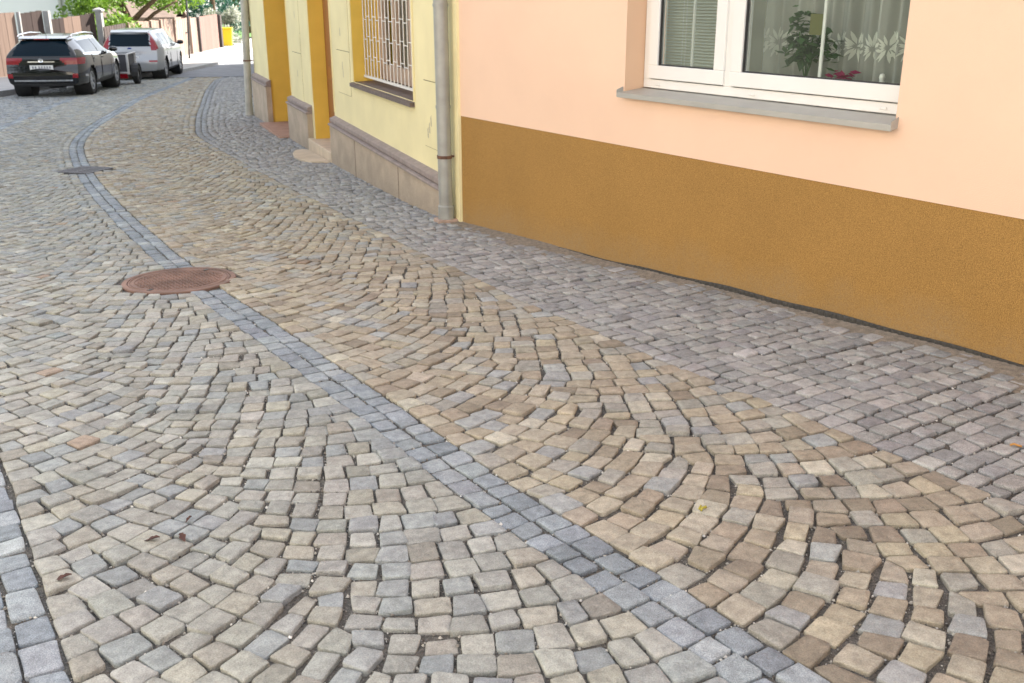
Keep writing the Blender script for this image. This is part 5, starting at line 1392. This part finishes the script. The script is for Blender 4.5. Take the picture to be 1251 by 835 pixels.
tree('clipped_hedge', 'green hedge closing the far end of the street', (-20.5, 88.5, g(-20, 88)), ([(0, 0, -.1), (0, 0, .9)], [.05, .03]), [([(x, 0, 0), (x, 0, .8)], [.04, .02]) for x in (-3, -1.5, 1.5, 3)], cl, MT['green'], .12, 41, cat='hedge')

# ------------------------------------------------------------------ houses behind
def simple_house(name, label, loc, rz, w, d, h, roof_h, wallm, roofm, windows, z=None, pipe=None):
    x, y = loc; t = thing(name, label, 'house', (x, y, g(x, y)-.1), rz)
    fl2 = lambda u, o=0.0: (u, o)
    mb = wall_mb(fl2, 0, w, 0, h, [q for q in windows], .3)
    for fn, L_ in ((lambda u, o=0.0: (o, .3+u), d-.6), (lambda u, o=0.0: (w-o, .3+u), d-.6)):
        q = wall_mb(fn, 0, L_, 0, h, [], .3); mb.add(q.v, q.f)
    q = wall_mb(lambda u, o=0.0: (u, d-.3+o), 0, w, 0, h, [], .3); mb.add(q.v, q.f)
    mb.build('wall', wallm, t)
    gable_roof(fl2, 0, w, 0, d, h, roof_h).build('roof', roofm, t)
    for (a, b, c, e) in windows:
        f = MB()
        for (u0, u1, z0, z1) in ((a+.002, b-.002, c+.002, c+.08), (a+.002, b-.002, e-.08, e-.002), (a+.002, a+.08, c+.08, e-.08), (b-.08, b-.002, c+.08, e-.08), ((a+b)/2-.04, (a+b)/2+.04, c+.08, e-.08)): fbox(fl2, u0, u1, .12, .18, z0, z1, f)
        wn = f.build('window', MT['pvc'], t)
        gq = MB(); fbox(fl2, a+.02, b-.02, .145, .155, c+.02, e-.02, gq); gq.build('pane', MT['carglass'], wn)
        sl = MB(); fbox(fl2, a-.03, b+.03, -.06, .11, c-.04, c-.005, sl); sl.build('sill', MT['zinc'], wn)
    return t
wh = simple_house('pale_house', 'pale grey-white rendered house behind the tall board fence', (-27.3, 33.9), math.radians(24), 12.6, 7, 5.4, 2.6, MT['whitewall'], MT['roof'], [(2.5, 3.7, 3.3, 4.6), (6, 7.2, 3.3, 4.6), (9.0, 10.2, 3.3, 4.6)])
mb = MB(); mb.tube([(11.75, -.09, .1), (11.75, -.09, 2.75), (11.75, -.09, 5.3)], .06, 12); mb.build('downpipe', MT['zinc'], wh, smooth=True)
sh = simple_house('garden_shed', 'low garden shed with a brown roof behind the sunlit fence', (-20.0, 48.2), math.radians(8), 4.2, 3.2, 1.75, .55, MT['palefence'], MT['brownroof'], [(1.5, 2.3, .7, 1.3)])
ch = simple_house('cream_house', 'cream rendered house half hidden behind the tree and the road sign', (-27.0, 56.0), math.radians(14), 9.0, 8, 5.2, 3, MT['creamwall'], MT['roof'], [(1.2, 2.4, 1.0, 2.4), (4.0, 5.2, 1.0, 2.4), (6.6, 7.8, 1.0, 2.4), (1.2, 2.4, 3.6, 4.8), (4.0, 5.2, 3.6, 4.8), (6.6, 7.8, 3.6, 4.8)])
# house across the street from the pink house (it catches the sun and lights the shaded side)
oq = P(-13.0, -4.4); ang_o = math.atan2(-D[1], -D[0])
op = simple_house('cream_house', 'long cream house facing the pink house across the street', tuple(oq), math.atan2(D[1], D[0]), 22.0, 8, 6.2, 3, MT['creamwall'], MT['roof'],
                  [(u, u+1.2, z, z+1.6) for u in (1.5, 4.6, 7.7, 10.8, 13.9, 16.6) for z in (1.2, 4.0)])
gw = thing('reflection_wall', 'unseen grey-green wall added across the street to darken the window reflections', 'wall')  # unseen wall added so the window panes mirror something dark
fw = lambda u, o=0.0: tuple(P(u, -3.9-o))
fbox(fw, 9.3, 23.5, 0, .25, -1.2, 2.0).build('wall', MT['reflected_wall'], gw)
fbox(fw, 9.3, 23.55, -.05, .3, 2.0, 2.07).build('coping', MT['concrete'], gw, bevel=.01)
gq = P(19.4, 13.0)  # added tree, out of view, breaks the sun between the houses into dapples
cl = [(rr.uniform(-1.6, 1.6), rr.uniform(-1.6, 1.6), rr.uniform(2.6, 8.6), rr.uniform(.5, .85), 190) for _ in range(66)]
tree('leafy_tree', 'unseen tree added in the gap beyond the yellow house to break up the sun', (gq[0], gq[1], g(*gq)), ([(0, 0, -.1), (.1, 0, 2.5), (0, .2, 6)], [.16, .12, .05]), [([(.1, 0, 2.5), (.8, .3, 4)], [.08, .03])], cl, MT['lime'], .11, 51)
for k_, (s_, w_, lb) in enumerate(((12.2, -6.2, 'broad unseen dark tree added for reflections, nearest the cream house'), (15.8, -6.0, 'middle unseen dark tree added for reflections'), (19.0, -5.6, 'unseen dark tree added for reflections, farthest along the wall'))):
    q = P(s_, w_)  # out-of-view trees added so the parked cars mirror dark foliage
    cl = [(rr.uniform(-2.1, 2.1), rr.uniform(-2.1, 2.1), rr.uniform(2.0, 6.0), rr.uniform(.7, 1.0), 70) for _ in range(34)]
    tree('reflection_tree', lb, (q[0], q[1], g(*q)), ([(0, 0, -.2), (.1, 0, 2.2), (0, .1, 5)], [.2, .15, .06]), [([(.1, 0, 2.0), (1, .2, 3.6)], [.09, .03])], cl, MT['hedge'], .16, 60+k_)
# unseen gabled block added behind the yellow house, outline shaped to shade the street
def gabled():
    prof = [(19.2, -2), (19.2, 12.2), (25, 14.2), (31.5, 9.2), (34, 11.8), (36.1, 7.6), (36.2, 2.9), (39.8, 2.9), (39.8, -2)]
    t = thing('gabled_shade_block', 'unseen steep-gabled block with a low annex, shaped to cast the street shade', 'house')
    mb = MB(); n = len(prof)
    for w in (15.2, 18.6): mb.v += [(*P(s, w), z) for s, z in prof]
    mb.f = [tuple(range(n)), tuple(range(n, 2*n))]+[(i, (i+1) % n, n+(i+1) % n, n+i) for i in range(n)]; mb.m = [0]*len(mb.f)
    mb.build('wall', MT['creamwall'], t)
    mb = MB()
    for i in range(1, n-2):
        (s0, z0), (s1, z1) = prof[i], prof[i+1]
        mb.hexa([(*P(s, w), z+dz_) for dz_ in (.01, .14) for (s, z, w) in ((s0, z0, 14.9), (s1, z1, 14.9), (s1, z1, 18.9), (s0, z0, 18.9))])
    mb.build('roof', MT['roof'], t)
gabled()

# ------------------------------------------------------------------ light, sky, camera
w = bpy.data.worlds.new('World'); SC.world = w; w.use_nodes = True
nt = w.node_tree; bg = nt.nodes['Background']; sky = nt.nodes.new('ShaderNodeTexSky'); sky.sky_type = 'NISHITA'; sky.sun_disc = False
EL = math.radians(42); AZ = math.atan2(N[0], N[1])          # sun stands over the houses on the right
sky.sun_elevation = EL; sky.sun_rotation = AZ; sky.altitude = 300; sky.dust_density = 1.5
hs = nt.nodes.new('ShaderNodeHueSaturation'); hs.inputs['Saturation'].default_value = .32
nt.links.new(sky.outputs[0], hs.inputs['Color']); nt.links.new(hs.outputs[0], bg.inputs[0]); bg.inputs[1].default_value = .15
sl = bpy.data.lights.new('sun', 'SUN'); sl.energy = 5.0; sl.angle = math.radians(.5); sl.color = (1, .93, .82)
so = bpy.data.objects.new('sun', sl); COL.objects.link(so)
dv = Vector((math.sin(AZ)*math.cos(EL), math.cos(AZ)*math.cos(EL), math.sin(EL)))
so.rotation_euler = dv.to_track_quat('Z', 'Y').to_euler(); so.location = (0, 0, 30)
cd = bpy.data.cameras.new('camera'); cam = bpy.data.objects.new('camera', cd); COL.objects.link(cam); SC.camera = cam
cam.location = (0, 0, 1.6); cam.rotation_euler = (math.radians(90-19.227), 0, 0)
cd.sensor_width = 36; cd.lens = 36*1220/1251; cd.clip_start = .05; cd.clip_end = 2000
cd.dof.use_dof = True; cd.dof.focus_distance = 4.3; cd.dof.aperture_fstop = 7.1
vs = SC.view_settings; vs.view_transform = 'Standard'; vs.look = 'None'; vs.exposure = 1.95; vs.gamma = 1; vs.use_curve_mapping = False
SC.cycles.use_denoising = True
SC.cycles.max_bounces = 8; SC.cycles.transparent_max_bounces = 12

# parts that come in several separate pieces become several parts
SPLIT = {'pipe_collar', 'tail_light', 'side_window', 'drain_cap', 'window_trim', 'reflector', 'headlight', 'trim', 'pillar', 'rub_strip', 'sill', 'bumper_strip', 'bumper',
         'plinth_joint', 'faded_scuff', 'roof_rail', 'lifting_slot', 'meter_cabinet', 'door_handle', 'door_panel', 'cabinet_gap', 'rail', 'door_seam', 'mirror', 'gasket', 'cord', 'tailgate_grip'}
def islands(me):
    par = list(range(len(me.vertices)))
    def find(a):
        while par[a] != a: par[a] = par[par[a]]; a = par[a]
        return a
    for p in me.polygons:
        v = list(p.vertices)
        for b in v[1:]: par[find(v[0])] = find(b)
    gr_ = {}
    for p in me.polygons: gr_.setdefault(find(p.vertices[0]), []).append(p.index)
    return list(gr_.values())
for o in list(COL.objects):
    if o.type != 'MESH' or o.parent is None or o.name.split('.')[0] not in SPLIT: continue
    isl = islands(o.data)
    if len(isl) < 2 or len(isl) > 12: continue
    src = o.data; keep_first = True
    for fs_ in isl:
        if len(fs_) < 2 and len(isl) > 4 and len(src.polygons) > 40: continue
        vs_ = sorted({v for f in fs_ for v in src.polygons[f].vertices}); ix = {v: i for i, v in enumerate(vs_)}
        me = bpy.data.meshes.new(o.name.split('.')[0])
        me.from_pydata([src.vertices[v].co for v in vs_], [], [[ix[v] for v in src.polygons[f].vertices] for f in fs_])
        for m in src.materials: me.materials.append(m)
        me.polygons.foreach_set('use_smooth', [src.polygons[f].use_smooth for f in fs_]); me.update()
        if any(src.polygons[f].use_smooth for f in fs_): me.set_sharp_from_angle(angle=math.radians(48))
        if keep_first: o.data = me; keep_first = False
        else:
            c = o.copy(); c.data = me; COL.objects.link(c); c.parent = o.parent
